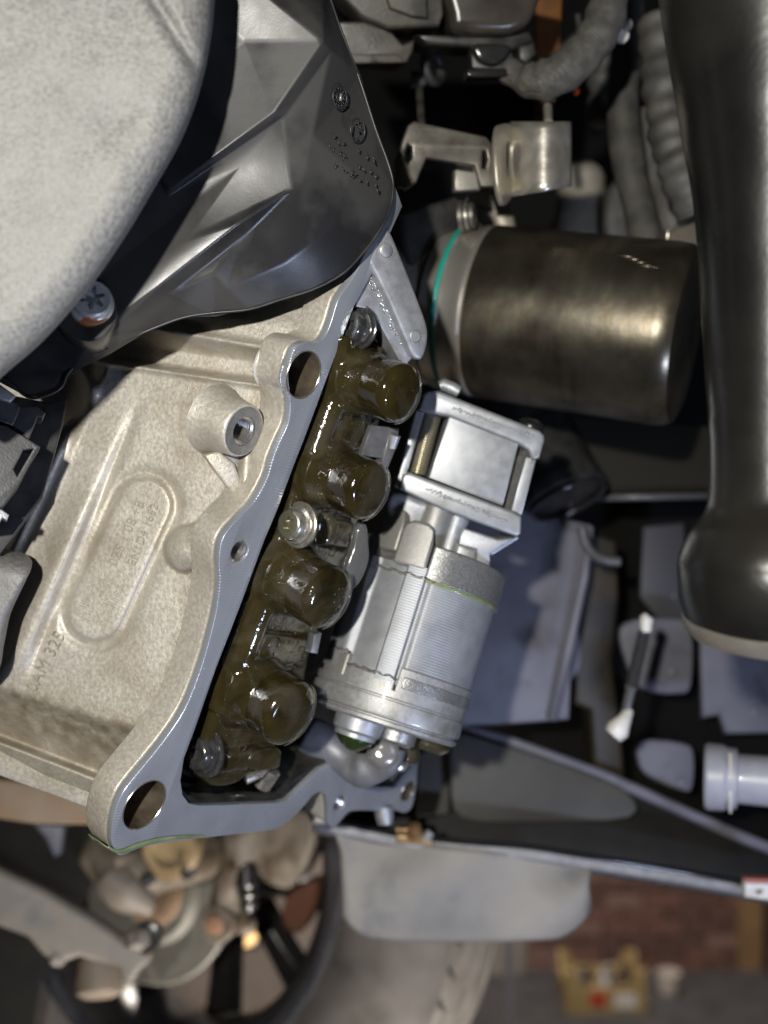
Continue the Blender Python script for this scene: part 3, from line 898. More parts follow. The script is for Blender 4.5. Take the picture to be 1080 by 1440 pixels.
# cast arm that carries the motor from below
m_armgrey = M("dull_blue_grey_casting", (0.15, 0.155, 0.17), (0.22, 0.225, 0.24), rough=0.42, rough2=0.55, metal=0.4, ns=90, bump=0.3, bs=700)
ca = thing("motor_support_arm", "smooth silver cast arm curving under the pump motor's lower cap", "support arm")
pts = spl([tuple(at(*q)) for q in ((430, 1030, .60), (462, 1050, .60), (495, 1075, .595), (520, 1080, .59), (540, 1072, .585), (545, 1050, .585))], 6, False)
MB().tube(pts, [0.0095 + 0.0012 * math.sin(k * 0.5) for k in range(len(pts))], 20, flat=0.8).build("arm", m_armgrey, ca, smooth=180)
MB().lathe(at(540, 1058, 0.578), (0.2, -0.9, 0.35), [(-0.006, 0.0085), (0.001, 0.0085), (0.003, 0.0075), (0.0045, 0.005), (0.005, 0.002)], 28).build("knuckle", M("wet_bright_casting", (0.36, 0.35, 0.33), rough=0.18, metal=0.6, coat=0.8, bump=0.4, bs=250, bdist=0.001), ca, smooth=60)
MB().lathe(at(567, 1058, 0.60), (0.1, -0.3, -1), [(-0.010, 0.009), (0.004, 0.0088), (0.007, 0.0065)], 28).build("stub", m_oily, ca, smooth=50)
MB().lathe(at(562, 1072, 0.592), (0.4, -0.9, 0.2), [(-0.003, 0.0055), (0.001, 0.0052), (0.002, 0.004)], 20).build("stub", m_steel, ca, smooth=50)

# ================================================================== PUMP BLOCK (silver box above the motor)
pb = thing("pump_block", "silver open framed pump block with a threaded rod above the motor", "pump block")
m_al = M("machined_silver_aluminium", (0.28, 0.29, 0.302), (0.325, 0.335, 0.347), rough=0.36, rough2=0.44, metal=0.5, ns=180, bump=0.1, bs=1800, c3=(0.22, 0.22, 0.21), ns3=55, lo3=0.55, hi3=0.78)
PB = frame_at(660, 650, 0.552, (0.06, -1.0, -0.05), (0.965, 0, -0.26))
MB().prism(PB, [[(596, 553), (603, 549), (618, 550), (760, 606), (766, 613), (766, 621), (759, 645), (748, 647), (743, 633), (729, 624), (632, 586), (604, 581), (589, 576)]], -0.045, 0.002, 0.0016, res=3).build("upper_bar", m_al, pb)
MB().prism(PB, [[(632, 585), (730, 622), (707, 712), (603, 672)]], -0.042, -0.002, 0.0006).build("face_panel", m_al, pb)
MB().prism(PB, [[(567, 667), (576, 664), (721, 719), (734, 726), (733, 751), (727, 755), (622, 717), (562, 688)]], -0.045, 0.003, 0.0016, res=3).build("lower_bar", m_al, pb)
MB().prism(PB, [[(739.5, 642), (754.5, 646), (734, 725), (718.6, 718)]], -0.012, -0.001, 0.0008).build("corner_post", m_al, pb)
MB().prism(PB, [[(585, 576), (597, 580), (566, 690), (555, 684)]], -0.012, -0.001, 0.001).build("corner_post", m_al, pb)
m_slot = M("dark_slot", (0.03, 0.028, 0.028), (0.06, 0.055, 0.05), rough=0.4, metal=0.3, ns=100)
MB().prism(PB, [[(725, 620), (745, 632), (722, 722), (702, 714)]], -0.04, -0.012, 0.0005).build("slot_back", m_slot, pb)
MB().prism(PB, [[(592, 578), (634, 586), (606, 674), (560, 684)]], -0.045, -0.032, 0.0005).build("slot_back", m_slot, pb)
a = at(608, 584, 0.562); b = at(586, 668, 0.562); d = (b - a)
pr = []
nt_ = 24
for k in range(nt_):
    pr += [(d.length * k / nt_, 0.0042), (d.length * (k + 0.5) / nt_, 0.0049)]
m_rod = M("brassy_threaded_rod", (0.42, 0.39, 0.31), rough=0.3, metal=0.75)
MB().lathe(a, d, pr, 24).build("threaded_rod", m_rod, pb, smooth=20)
a2 = at(594, 588, 0.575); b2 = at(576, 668, 0.575)
MB().lathe(a2, b2 - a2, [(0, 0.003), ((b2 - a2).length, 0.003)], 20).build("guide_rod", m_rod, pb)
# top pin and black screw
MB().tube([PB.hit(618, 543, -0.008), PB.hit(624, 541, -0.008), PB.hit(636, 546, -0.006), PB.hit(645, 551, -0.006)], [0.0028, 0.0033, 0.0033, 0.0030], 18).build("dowel_pin", m_satin, pb, smooth=60)
MB().lathe(PB.hit(746, 600, -0.018), (0.25, -0.25, 0.95), [(-0.004, 0.0066), (0.0015, 0.0066), (0.003, 0.0058), (0.0042, 0.0035), (0.0045, 0.001)], 28).build("black_screw", M("black_screw_head", (0.02, 0.02, 0.02), rough=0.3, metal=0.4), pb, smooth=60)
# worn raised marks on both bars
def marks(p0, p1, n, h, sz, seed):
    q = random.Random(seed); mb = MB()
    for k in range(n):
        t = (k + q.uniform(-.2, .2)) / n
        x = p0[0] + (p1[0] - p0[0]) * t; y = p0[1] + (p1[1] - p0[1]) * t + q.uniform(-1, 1)
        c = PB.hit(x, y, h)
        ang = q.uniform(-0.6, 1.9)
        u = PB.ex * math.cos(ang) + PB.ey * math.sin(ang)
        w = PB.ex * -math.sin(ang) + PB.ey * math.cos(ang)
        L_ = sz * q.uniform(0.5, 1.1); bend = q.uniform(-.6, .6) * L_
        mb.tube([c - u * L_ + w * bend * .3, c + w * -bend * .3, c + u * L_ + w * bend * .3], [0.0003, 0.00045, 0.0003], 6)
    return mb
o = marks((638, 574), (752, 615), 40, 0.002, 0.0013, 1).build("raised_marks", m_al, pb, smooth=180); o['kind'] = 'stuff'
o = marks((600, 687), (714, 734), 40, 0.003, 0.0014, 2).build("raised_marks", m_al, pb, smooth=180); o['kind'] = 'stuff'
# neck and ports under the lower bar
MB().prism(PB, [spl([(560, 692), (600, 706), (614, 716), (606, 745), (590, 752), (560, 738), (545, 722), (546, 700)], 3)], -0.05, -0.004, 0.003).build("neck", m_satin, pb)
MB().lathe(at(616, 716, 0.56), MA, [(0, 0.0075), (0.018, 0.0078), (0.022, 0.006)], 26, up=UPM).build("port", m_frost, pb, smooth=40)
MB().lathe(at(645, 724, 0.566), MA, [(0, 0.0045), (0.0004, 0.0062), (0.022, 0.0060), (0.024, 0.004)], 26, up=UPM).build("port", m_satin, pb, smooth=40)
MB().prism(PB, [[(652, 742), (700, 758), (726, 756), (690, 780), (690, 800), (650, 790), (640, 765)]], -0.04, -0.006, 0.0015).build("outlet_housing", m_satin, pb)
MB().prism(PB, [[(643, 764), (672, 772), (668, 812), (636, 800)]], -0.03, -0.003, 0.002).build("outlet_housing", m_al, pb)
MB().tube([PB.hit(727, 755, -0.02), PB.hit(690, 778, -0.02)], 0.0014, 8).build("web", m_satin, pb)

# ================================================================== CANISTER WITH GREEN SEAL
m_can = M("oil_stained_canister", (0.085, 0.074, 0.054), (0.18, 0.158, 0.115), rough=0.27, rough2=0.42, metal=0.85, ns=26, lo=0.38, hi=0.66, c3=(0.045, 0.034, 0.021), ns3=30, lo3=0.5, hi3=0.7, bump=0.1, bs=300, bump2=0.12, bs2=40)
m_canrim = M("bright_canister_neck", (0.55, 0.52, 0.46), (0.62, 0.59, 0.53), rough=0.28, metal=0.8, ns=60)
cn = thing("accumulator_canister", "large oil stained steel canister with green sealing ring lying crosswise", "canister")
cA = at(655, 436, 0.665); cB = at(968, 474, 0.615)
ax = (cB - cA); CL = ax.length; ax.normalize()
RC = 0.0515
MB().lathe(cA, ax, [(-0.014, RC * 0.90), (-0.012, RC * 0.955), (-0.004, RC * 0.965), (-0.003, RC * 0.985), (0.0, RC * 0.985), (0.001, RC * 0.97), (0.008, RC * 0.97), (0.0095, RC * 0.985), (0.013, RC * 0.99), (0.0145, RC * 0.975), (0.016, RC)], 96, cap=False).build("neck", m_canrim, cn, smooth=30)
MB().lathe(cA, ax, [(0.016, RC * 0.998), (CL * 0.4, RC), (CL - 0.012, RC), (CL - 0.005, RC * 0.985), (CL - 0.001, RC * 0.94), (CL, RC * 0.88), (CL + 0.0005, RC * 0.4)], 96).build("shell", m_can, cn, smooth=30)
MB().torus(cA + ax * -0.0015, ax, RC * 0.985, 0.0016, 96, 10).build("seal_ring", M("green_rubber", (0.012, 0.26, 0.20), rough=0.35, coat=0.2), cn, smooth=180)
MB().lathe(cA, ax, [(-0.055, RC * 0.90), (-0.030, RC * 0.93), (-0.0145, RC * 0.92)], 64).build("socket_collar", M("pale_cast_collar", (0.42, 0.39, 0.33), (0.5, 0.47, 0.4), rough=0.4, metal=0.5, ns=90), cn, smooth=30)
N_, L_, b_ = tools(m_can)
g_ = N_.new("ShaderNodeNewGeometry")
d_ = N_.new("ShaderNodeVectorMath"); d_.operation = 'DOT_PRODUCT'; d_.inputs[1].default_value = ax; L_.new(g_.outputs["Position"], d_.inputs[0])
cmb = N_.new("ShaderNodeCombineXYZ"); mu_ = N_.new("ShaderNodeMath"); mu_.operation = 'MULTIPLY'; mu_.inputs[1].default_value = 4; L_.new(d_.outputs["Value"], mu_.inputs[0]); L_.new(mu_.outputs[0], cmb.inputs[0])
av = N_.new("ShaderNodeVectorMath"); av.operation = 'ADD'; L_.new(g_.outputs["Position"], av.inputs[0]); L_.new(cmb.outputs[0], av.inputs[1])
nz = N_.new("ShaderNodeTexNoise"); nz.inputs["Scale"].default_value = 26; nz.inputs["Detail"].default_value = 7; L_.new(av.outputs[0], nz.inputs["Vector"])
mr = N_.new("ShaderNodeMapRange"); mr.inputs[1].default_value = 0.42; mr.inputs[2].default_value = 0.66; L_.new(nz.outputs["Fac"], mr.inputs[0])
mx_ = N_.new("ShaderNodeMix"); mx_.data_type = 'RGBA'; L_.new(mr.outputs[0], mx_.inputs[0]); L_.new(b_.inputs["Base Color"].links[0].from_socket, mx_.inputs[6]); mx_.inputs[7].default_value = (0.105, 0.094, 0.073, 1)
L_.new(mx_.outputs[2], b_.inputs["Base Color"])
mb = MB()
for k in range(4):
    d = Vector((0, -1, 0.72 - 0.055 * k)); d = (d - ax * d.dot(ax)).normalized()
    p = cA + ax * (CL - 0.045 + 0.004 * k) + d * RC
    mb.tube([p, p + ax * 0.010 + d * 0.0004, p + ax * 0.020], [0.0003, 0.0009, 0.0003], 6)
mb.build("pressed_marks", m_can, cn, smooth=180)

# ================================================================== BLACK PLASTIC COVER, top left
m_blk = M("dusty_black_plastic", (0.015, 0.015, 0.016), (0.040, 0.039, 0.037), rough=0.30, rough2=0.46, spec=0.4, ns=24, lo=0.42, hi=0.56, c3=(0.055, 0.052, 0.048), ns3=14, lo3=0.55, hi3=0.8, bump=0.04, bs=1200, bump2=0.02, bs2=120)
m_blk2 = M("black_plastic", (0.016, 0.016, 0.016), (0.035, 0.034, 0.032), rough=0.36, rough2=0.5, ns=90, bump=0.1, bs=800)
m_wetblk = M("wet_black_plastic", (0.014, 0.014, 0.014), (0.02, 0.02, 0.02), rough=0.14, ns=50, coat=0.5)
cv = thing("plastic_cover", "black moulded plastic cover with raised ridges above the gearbox flange", "plastic cover")
P = []; idx = {}
def pt(n, x, y, D):
    idx[n] = len(P); P.append((x, y, D))
for n, x, y, D in (("a0", 250, -30, .430), ("a1", 348, -30, 0.4300), ("a2", 455, -30, .452), ("a3", 478, 38, .462), ("a4", 504, 107, .469), ("a5", 529, 184, .474), ("a6", 546, 230, .477), ("a7", 553, 262, .478), ("a8", 547, 298, .477),
                   ("a9", 530, 330, .475), ("a10", 505, 362, .473), ("a11", 480, 386, .471), ("a12", 440, 407, .469), ("a13", 395, 421, .467), ("a14", 350, 435, .465), ("a15", 300, 440, .464), ("a16", 260, 446, .463),
                   ("a17", 220, 460, .462), ("a18", 150, 490, .460), ("a19", 100, 520, .458), ("a20", 86, 545, .457), ("a21", 62, 557, .456), ("a22", 38, 558, .456), ("a23", 5, 530, .456), ("a24", -50, 480, .455), ("a25", -50, 380, .45), ("a26", 120, 100, .44),
                   ("b0", 345, 58, 0.4365), ("b1", 455, 58, 0.4330), ("b3", 388, 156, 0.4365), ("b4", 238, 266, 0.4405), ("b5", 268, 215, 0.4400), ("b6", 300, 95, 0.4370),
                   ("c1", 466, 72, 0.4425), ("c3", 398, 165, 0.4425), ("c4", 236, 276, 0.4455),
                   ("d0", 412, 265, 0.4475), ("d1", 258, 338, 0.4440), ("d2", 128, 470, 0.4465), ("d3", 338, 312, 0.4430), ("d4", 228, 398, 0.4440),
                   ("e0", 345, 330, 0.4505), ("e1", 240, 412, 0.4505), ("e2", 150, 474, .4490),
                   ("f0", 440, 190, .4470), ("f1", 495, 240, .4590), ("f2", 470, 320, .4580), ("f3", 400, 370, .4560), ("f4", 320, 405, .4560), ("f5", 240, 430, .4560), ("f6", 330, 240, .4460), ("f7", 250, 300, .4460), ("f8", 150, 380, .4470),
                   ("f9", 100, 470, .4500), ("g1", 300, 385, .4515), ("g2", 380, 330, .4520), ("g3", 430, 250, .4485)):
    pt(n, x, y, D)
E = [("a1", "b1"), ("b0", "b1"), ("b1", "b3"), ("b3", "b4"), ("b0", "b5"), ("b5", "b4"), ("b0", "a1"), ("b6", "b0"), ("b6", "b5"), ("c1", "c3"), ("c3", "c4"), ("b4", "c4"), ("b1", "c1"),
     ("d0", "d1"), ("d1", "d2"), ("d0", "d3"), ("d3", "d4"), ("d4", "d2"), ("d0", "e0"), ("e0", "e1"), ("e1", "e2"), ("e2", "d2")]
outl = [idx["a%d" % k] for k in range(27)]
mb = MB().facets(P, [(idx[a], idx[b]) for a, b in E], outl)
mb.build("cover_shell", m_blk, cv, smooth=75, bevel=0.0012, seg=3, bangle=12, solid=0.0)
# turned-down rim along the free edge
rim = [P[idx["a%d" % k]] for k in range(2, 24)]
rows = []
sp_ = spl(rim, 4, False)
for s in range(6):
    rows.append([at(x - 0.5 * s, y - (0.6 * s if y > 280 else 0), D + 0.0032 * s) for x, y, D in sp_])
MB().grid(rows).build("cover_rim", m_blk, cv, smooth=180)
MB().tube([at(x, y, D - 0.0004) for x, y, D in sp_], 0.0006, 8).build("rim_bead", m_blk2, cv, smooth=180)
def cover_frame(x, y, D):
    return frame_at(x, y, D, (0.80, -0.58, -0.16), (0, 0, 1))
fr = cover_frame(478, 137, .4545)
MB().torus(fr.o, fr.n, 0.0045, 0.0004, 36, 6).build("date_stamp_ring", m_blk2, cv, smooth=180)
MB().torus(fr.o, fr.n, 0.0022, 0.0003, 28, 6).build("date_stamp_ring", m_blk2, cv, smooth=180)
mb = MB()
for k in range(12):
    a = 2 * math.pi * k / 12
    d = fr.ex * math.cos(a) + fr.ey * math.sin(a)
    mb.tube([fr.o + d * 0.0028, fr.o + d * 0.0040], 0.00025, 6)
mb.build("date_stamp_ticks", m_blk2, cv, smooth=180)
MB().tube([fr.o - fr.ex * 0.0014 + fr.n * 0.0004, fr.o + fr.ex * 0.0014 + fr.n * 0.0004], 0.0006, 8).build("date_stamp_arrow", M("bright_stamp", (0.5, 0.48, 0.42), rough=0.2, metal=0.7), cv, smooth=180)
fr = cover_frame(503, 184, .4615)
MB().torus(fr.o, fr.n, 0.0048, 0.00035, 40, 6).build("mould_mark", m_blk2, cv, smooth=180)
rq = random.Random(5)
mb = MB()
for k in range(7):
    c = fr.o + fr.ex * rq.uniform(-.003, .003) + fr.ey * rq.uniform(-.0016, .0016)
    d = fr.ex * rq.uniform(-1, 1) + fr.ey * rq.uniform(-.6, .6)
    mb.tube([c, c + d.normalized() * 0.0013], 0.0003, 6)
mb.build("mould_mark_strokes", m_blk2, cv, smooth=180)
fr = cover_frame(490, 245, .4580)
mb = MB()
for k in range(34):
    x = rq.uniform(462, 532); y = 190 + (x - 462) * 0.55 + rq.choice([0, 18, 36]) + rq.uniform(-4, 4)
    if x > 505 and y < 215: continue
    Dm = .4520 + (x - 462) * 0.00021
    c = at(x, y, Dm)
    d = fr.ex * rq.uniform(-1, 1) + fr.ey * rq.uniform(-.8, .8)
    mb.tube([c - d.normalized() * 0.0009, c + d.normalized() * 0.0009], 0.00032, 6)
o = mb.build("worn_mould_lettering", m_blk2, cv, smooth=180); o['kind'] = 'stuff'

# ================================================================== GREY CASTING, near top left
lp = thing("bell_housing_casting", "large blurred pale grey rough casting filling the near top left corner", "casting")
edge = spl([(306, -40), (302, 0), (297, 50), (288, 100), (272, 155), (250, 207), (215, 268), (178, 330), (128, 402), (62, 478), (5, 528), (-60, 590)], 14, False)
rows = []
for q in range(118):
    s = (q - 8) / 109 if q >= 8 else (q - 8) / 8
    row = []
    for x, y in edge:
        if s < 0:
            row.append(at(x + 18 * s, y + 12 * s, 0.402 + 0.04 * -s))
        else:
            sx = x + (-140 - x) * s * 0.95; sy = y + (-90 - y) * s * 0.95
            e = min(1, s * 7.0)
            D = 0.400 - 0.016 * math.sqrt(max(0, 1 - (1 - e) ** 2.2)) - 0.012 * s
            D += 0.004 * math.exp(-(line_d(sx, sy, (205, -20), (285, 108))[0] / 9) ** 2) * sss(sy, 130, 60)
            D += 0.0015 * math.exp(-(math.hypot(sx - 165, sy - 160) / 40) ** 2)
            D += 0.0004 * noise.noise(Vector((sx, sy, 0)) * 0.02)
            row.append(at(sx, sy, D))
    rows.append(row)
MB().grid(rows).build("casting_shell", m_lump, lp, smooth=180)

# ================================================================== RUSTY BOLT in the cover
rb = thing("star_socket_bolt", "zinc plated star socket bolt with rust on its rim in the black cover", "bolt")
ax_ = Vector((-0.30, -0.93, 0.22)).normalized(); ax_ = Vector((0.34, -0.92, 0.18)).normalized()
m_zinc = M("dull_zinc", (0.46, 0.48, 0.48), (0.58, 0.60, 0.60), rough=0.38, metal=0.55, ns=300, bump=0.2, bs=900)
N_, L_, b_ = tools(m_zinc)
g_ = N_.new("ShaderNodeNewGeometry"); sx_ = N_.new("ShaderNodeSeparateXYZ"); L_.new(g_.outputs["Position"], sx_.inputs[0])
n_ = N_.new("ShaderNodeTexNoise"); n_.inputs["Scale"].default_value = 330; n_.inputs["Detail"].default_value = 6; L_.new(g_.outputs["Position"], n_.inputs["Vector"])
zz = at(118, 440, .42).z
r_ = N_.new("ShaderNodeMapRange"); r_.inputs[1].default_value = zz + 0.003; r_.inputs[2].default_value = zz - 0.003; r_.inputs[3].default_value = -0.35; r_.inputs[4].default_value = 0.45; L_.new(sx_.outputs["Z"], r_.inputs[0])
ad = N_.new("ShaderNodeMath"); ad.operation = 'ADD'; L_.new(r_.outputs[0], ad.inputs[0]); L_.new(n_.outputs["Fac"], ad.inputs[1])
r2 = N_.new("ShaderNodeMapRange"); r2.inputs[1].default_value = 0.56; r2.inputs[2].default_value = 0.64; L_.new(ad.outputs[0], r2.inputs[0])
mx = N_.new("ShaderNodeMix"); mx.data_type = 'RGBA'; L_.new(r2.outputs[0], mx.inputs[0]); L_.new(b_.inputs["Base Color"].links[0].from_socket, mx.inputs[6]); mx.inputs[7].default_value = (0.24, 0.09, 0.03, 1)
L_.new(mx.outputs[2], b_.inputs["Base Color"])
mm = N_.new("ShaderNodeMath"); mm.operation = 'MULTIPLY_ADD'; L_.new(r2.outputs[0], mm.inputs[0]); mm.inputs[1].default_value = -0.55; mm.inputs[2].default_value = 0.55; L_.new(mm.outputs[0], b_.inputs["Metallic"])
cc = at(130, 418, .4275); rr_ = 0.0078
up_ = Vector((0.2, 0, 1))
MB().lathe(cc, ax_, [(-0.022, rr_ * 0.95), (-0.009, rr_ * 0.95), (-0.008, rr_ * 1.12), (-0.006, rr_ * 1.16), (-0.0045, rr_ * 1.08), (-0.004, rr_), (-0.0008, rr_ * 0.97), (0, rr_ * 0.88)], 44, cap=False, up=up_).build("bolt_head", m_zinc, rb, smooth=35)
rows = []
u_ = (up_ - ax_ * up_.dot(ax_)).normalized(); w_ = ax_.cross(u_)
for t, rad, st in ((0, rr_ * 0.88, 0), (-0.0001, rr_ * 0.66, 1), (-0.003, rr_ * 0.62, 1), (-0.0032, 0.0002, 1)):
    rows.append([cc + ax_ * t + (u_ * math.cos(2 * math.pi * k / 60) + w_ * math.sin(2 * math.pi * k / 60)) * rad * ((0.74 + 0.26 * math.cos(6 * 2 * math.pi * k / 60)) if st else 1) for k in range(61)])
MB().grid(rows).build("star_socket", m_zinc, rb, smooth=35)
# moulded seat of the bolt
PS = frame_at(110, 450, .438, (0.2, -0.95, 0.1))
MB().prism(PS, [spl([(75, 445), (95, 470), (125, 480), (150, 470), (165, 440), (150, 400), (110, 400), (85, 420)], 3)], -0.02, 0, 0.001).build("bolt_seat", m_blk, cv)

# ================================================================== BLACK CONNECTOR at the left edge
ck = thing("wiring_connector", "black plastic wiring connector with slotted clip beside the casting at left edge", "connector")
CK = frame_at(25, 630, .462, (0.35, -0.92, 0.1))
m_conn = M("grey_black_nylon", (0.030, 0.030, 0.032), (0.055, 0.055, 0.057), rough=0.45, rough2=0.55, ns=120, bump=0.3, bs=900)
MB().prism(CK, [[(-40, 520), (0, 548), (28, 572), (25, 584), (18, 599), (-40, 578)]], -0.02, 0.0, 0.0008).build("connector_shell", m_conn, ck)
MB().prism(CK, [[(27, 572), (53, 571), (64, 581), (60, 588), (53, 586), (40, 618), (17, 603)]], -0.02, -0.004, 0.0006).build("locking_tab", m_conn, ck)
MB().prism(CK, [[(10, 599), (57, 628), (42, 652), (26, 684), (4, 712), (-40, 730), (-40, 590)], [(33, 633), (47, 631), (24, 670), (19, 660)]], -0.012, 0.002, 0.0006).build("slotted_frame", m_conn, ck)
MB().prism(CK, [[(-40, 610), (6, 612), (30, 632), (18, 662), (-40, 655)]], -0.02, -0.003, 0.0008).build("connector_shell", m_conn, ck)
MB().prism(CK, [[(-30, 714), (2, 716), (13, 724), (10, 732), (3, 728), (-2, 738), (-30, 742)]], -0.01, -0.001, 0.0004).build("clip_hook", m_satin, ck)
MB().lathe(CK.hit(11, 634, -0.003), CK.n, [(-0.001, 0.0042), (0.0006, 0.004), (0.0006, 0.003), (0.0001, 0.003)], 24).build("moulded_boss", m_conn, ck, smooth=40)
MB().prism(CK, [[(-30, 536), (0, 540), (22, 556), (14, 566), (-30, 550)]], -0.004, 0.003, 0.0008).build("metal_tag", m_satin, ck)
MB().prism(CK, [[(20, 556), (70, 566), (95, 560), (88, 600), (60, 700), (0, 780), (-60, 780), (-60, 540)]], -0.06, -0.032, 0.001).build("connector_back", m_blk2, ck)

# ================================================================== BIG BLACK HOSE, right edge
m_hose = M("black_rubber_hose", (0.005, 0.005, 0.005), (0.010, 0.0097, 0.009), rough=0.24, rough2=0.34, ns=20, c3=(0.020, 0.018, 0.015), ns3=13, lo3=0.5, hi3=0.75, bump=0.12, bs=500, bump2=0.10, bs2=70)
hs = thing("intake_hose", "thick black rubber hose with flared lower end along the right edge", "hose")
DH = 0.40
left = spl([(-60, 926), (0, 934), (100, 950), (180, 963), (250, 975), (340, 984), (450, 991), (560, 998), (640, 1001), (700, 999), (725, 990), (750, 972), (785, 958), (815, 957)], 5, False)
axx = 1096
prof = [(( y + 60) * mpp(DH), (axx - x) * mpp(DH)) for y, x in left]
def wrinkle(th, t):
    y = t / mpp(DH) - 60
    w = math.exp(-((y - 570) / 45) ** 2)
    return 1 + 0.012 * w * math.sin(y * 0.55 + 2 * math.cos(th)) + 0.010 * noise.noise(Vector((math.cos(th) * 1.5, math.sin(th) * 1.5, y * 0.01)))
top_ = at(axx, -60, DH)
MB().lathe(top_, (0, 0, -1), prof, 72, cap=False, rfun=wrinkle).build("hose_wall", m_hose, hs, smooth=180)
pl = at(axx, 815, DH)
rl = (axx - 957) * mpp(DH)
axl = Vector((-0.03, 0.16, -1)).normalized()
MB().lathe(pl, axl, [(-0.012, rl * 0.93), (-0.008, rl * 0.985), (-0.002, rl), (0.004, rl * 0.995), (0.010, rl * 0.97), (0.016, rl * 0.91)], 72, cap=False).build("flared_end", m_hose, hs, smooth=60)
MB().lathe(pl + axl * 0.0155, axl, [(0, rl * 0.905), (0.0005, rl * 0.93), (0.004, rl * 0.91), (0.007, rl * 0.84), (0.0075, rl * 0.5)], 72).build("clamp_band", M("tinned_band", (0.42, 0.39, 0.34), (0.3, 0.27, 0.22), rough=0.35, metal=0.7, ns=80), hs, smooth=40)

# ================================================================== TOP: sensor housing, harness, brackets
m_dustyblk = M("dusty_engine_plastic", (0.030, 0.028, 0.024), (0.075, 0.068, 0.055), rough=0.42, rough2=0.6, ns=70, c3=(0.11, 0.095, 0.07), ns3=35, lo3=0.58, hi3=0.75, bump=0.3, bs=500)
hb = thing("sensor_housing", "dusty black plastic sensor housing hanging from the top edge", "sensor housing")
TP = frame_at(600, 40, .60, (0.1, -0.95, -0.3))
MB().prism(TP, [[(455, -40), (620, -40), (624, 20), (618, 37), (545, 40), (508, 24), (480, -5)]], -0.06, 0.0, 0.002).build("housing_block", m_dustyblk, hb)
MB().prism(TP, [[(532, -40), (600, -40), (602, 26), (580, 24), (548, 12)]], -0.01, 0.004, 0.0015).build("housing_lid", m_dustyblk, hb)
MB().prism(TP, [spl([(632, -40), (764, -40), (760, 0), (746, 32), (722, 46), (690, 48), (642, 44), (632, 20)], 3)], -0.06, 0.004, 0.006, res=4).build("housing_bowl", M("glossy_brown_black_plastic", (0.028, 0.024, 0.019), (0.05, 0.043, 0.033), rough=0.25, ns=60), hb, smooth=50)
MB().prism(TP, [[(470, 30), (512, 30), (548, 42), (566, 62), (584, 55), (580, 74), (572, 88), (490, 86)]], -0.07, -0.012, 0.0015).build("housing_tray", m_dustyblk, hb)
MB().prism(TP, [[(480, 76), (560, 76), (570, 88), (484, 90)]], -0.02, -0.009, 0.001).build("tray_lip", m_dustyblk, hb)
MB().prism(TP, [[(585, 48), (640, 50), (745, 44), (752, 58), (720, 72), (600, 62)]], -0.06, -0.008, 0.002).build("housing_block", m_blk2, hb)
pg_ = thing("harness_plug", "black plug with rounded latch on the end of the taped harness", "plug")
PG = frame_at(690, 90, .61, (0.05, -0.97, -0.2))
MB().prism(PG, [[(662, 64), (672, 60), (718, 66), (726, 92), (720, 98), (664, 96)]], -0.02, -0.004, 0.001).build("plug_body", m_blk2, pg_)
MB().prism(PG, [[(657, 97), (718, 95), (727, 101), (722, 108), (657, 108)]], -0.02, 0.004, 0.0012).build("plug_flange", m_wetblk, pg_)
MB().prism(PG, [spl([(666, 62), (690, 60), (718, 64), (712, 80), (696, 91), (678, 88), (668, 78)], 3)], -0.016, 0.002, 0.0025, res=3).build("latch", m_wetblk, pg_, smooth=50)
MB().prism(PG, [[(728, 64), (752, 58), (756, 76), (740, 90), (730, 84)]], -0.02, 0.0, 0.002).build("plug_shoulder", m_blk2, pg_)
def cloth(name, c1, c2, axis_scale):
    m = M(name, c1, c2, rough=0.7, ns=200, bump=0.3, bs=1500)
    N, L, b = tools(m)
    g = N.new("ShaderNodeNewGeometry"); w = N.new("ShaderNodeTexWave"); w.inputs["Scale"].default_value = axis_scale; w.inputs["Distortion"].default_value = 1.5; w.bands_direction = 'DIAGONAL'
    L.new(g.outputs["Position"], w.inputs["Vector"])
    bn = N.new("ShaderNodeBump"); bn.inputs["Strength"].default_value = 0.8; bn.inputs["Distance"].default_value = 0.0006
    L.new(w.outputs["Fac"], bn.inputs["Height"]); L.new(b.inputs["Normal"].links[0].from_socket, bn.inputs["Normal"]); L.new(bn.outputs[0], b.inputs["Normal"])
    return m
m_tape = cloth("woven_harness_tape", (0.055, 0.052, 0.046), (0.10, 0.095, 0.083), 330)
hn = thing("taped_harness", "woven cloth taped wiring harness bending up from the plug", "wiring harness")
hp = spl([tuple(at(*q)) for q in ((712, 98, .615), (740, 112, .61), (768, 112, .605), (800, 96, .60), (826, 70, .60), (846, 38, .60), (856, 0, .605), (858, -50, .61))], 8, False)
MB().tube(hp, [mpp(.6) * (17 + 11 * sss(k, 0, 16) + 1.6 * math.sin(k * 0.9)) for k in range(len(hp))], 28).build("tape_sleeve", m_tape, hn, smooth=180)
MB().tube([at(880, 34, .63), at(868, 44, .62), at(876, 52, .625)], 0.004, 12).build("tape_end", M("pale_tag", (0.5, 0.47, 0.4), rough=0.5), hn, smooth=60)
MB().lathe(at(811, 128, .63), (0, -1, 0), [(-0.003, 0.0015), (0, 0.0018), (0.002, 0.001)], 16).build("orange_wire_tip", M("orange_insulation", (0.65, 0.09, 0.015), rough=0.35), hn)
ob_ = thing("orange_strap", "brownish orange strap hanging behind the harness", "strap")
MB().prism(frame_at(770, 60, .72, (0, -1, 0)), [[(752, -40), (792, -40), (786, 110), (776, 168), (752, 166), (754, 60)]], -0.004, 0, 0.001).build("strap_band", M("orange_brown_strap", (0.10, 0.04, 0.010), (0.15, 0.06, 0.015), rough=0.5, ns=90), ob_)
hk = thing("hanging_hook", "thin dark bent wire hook behind the harness bend", "hook")
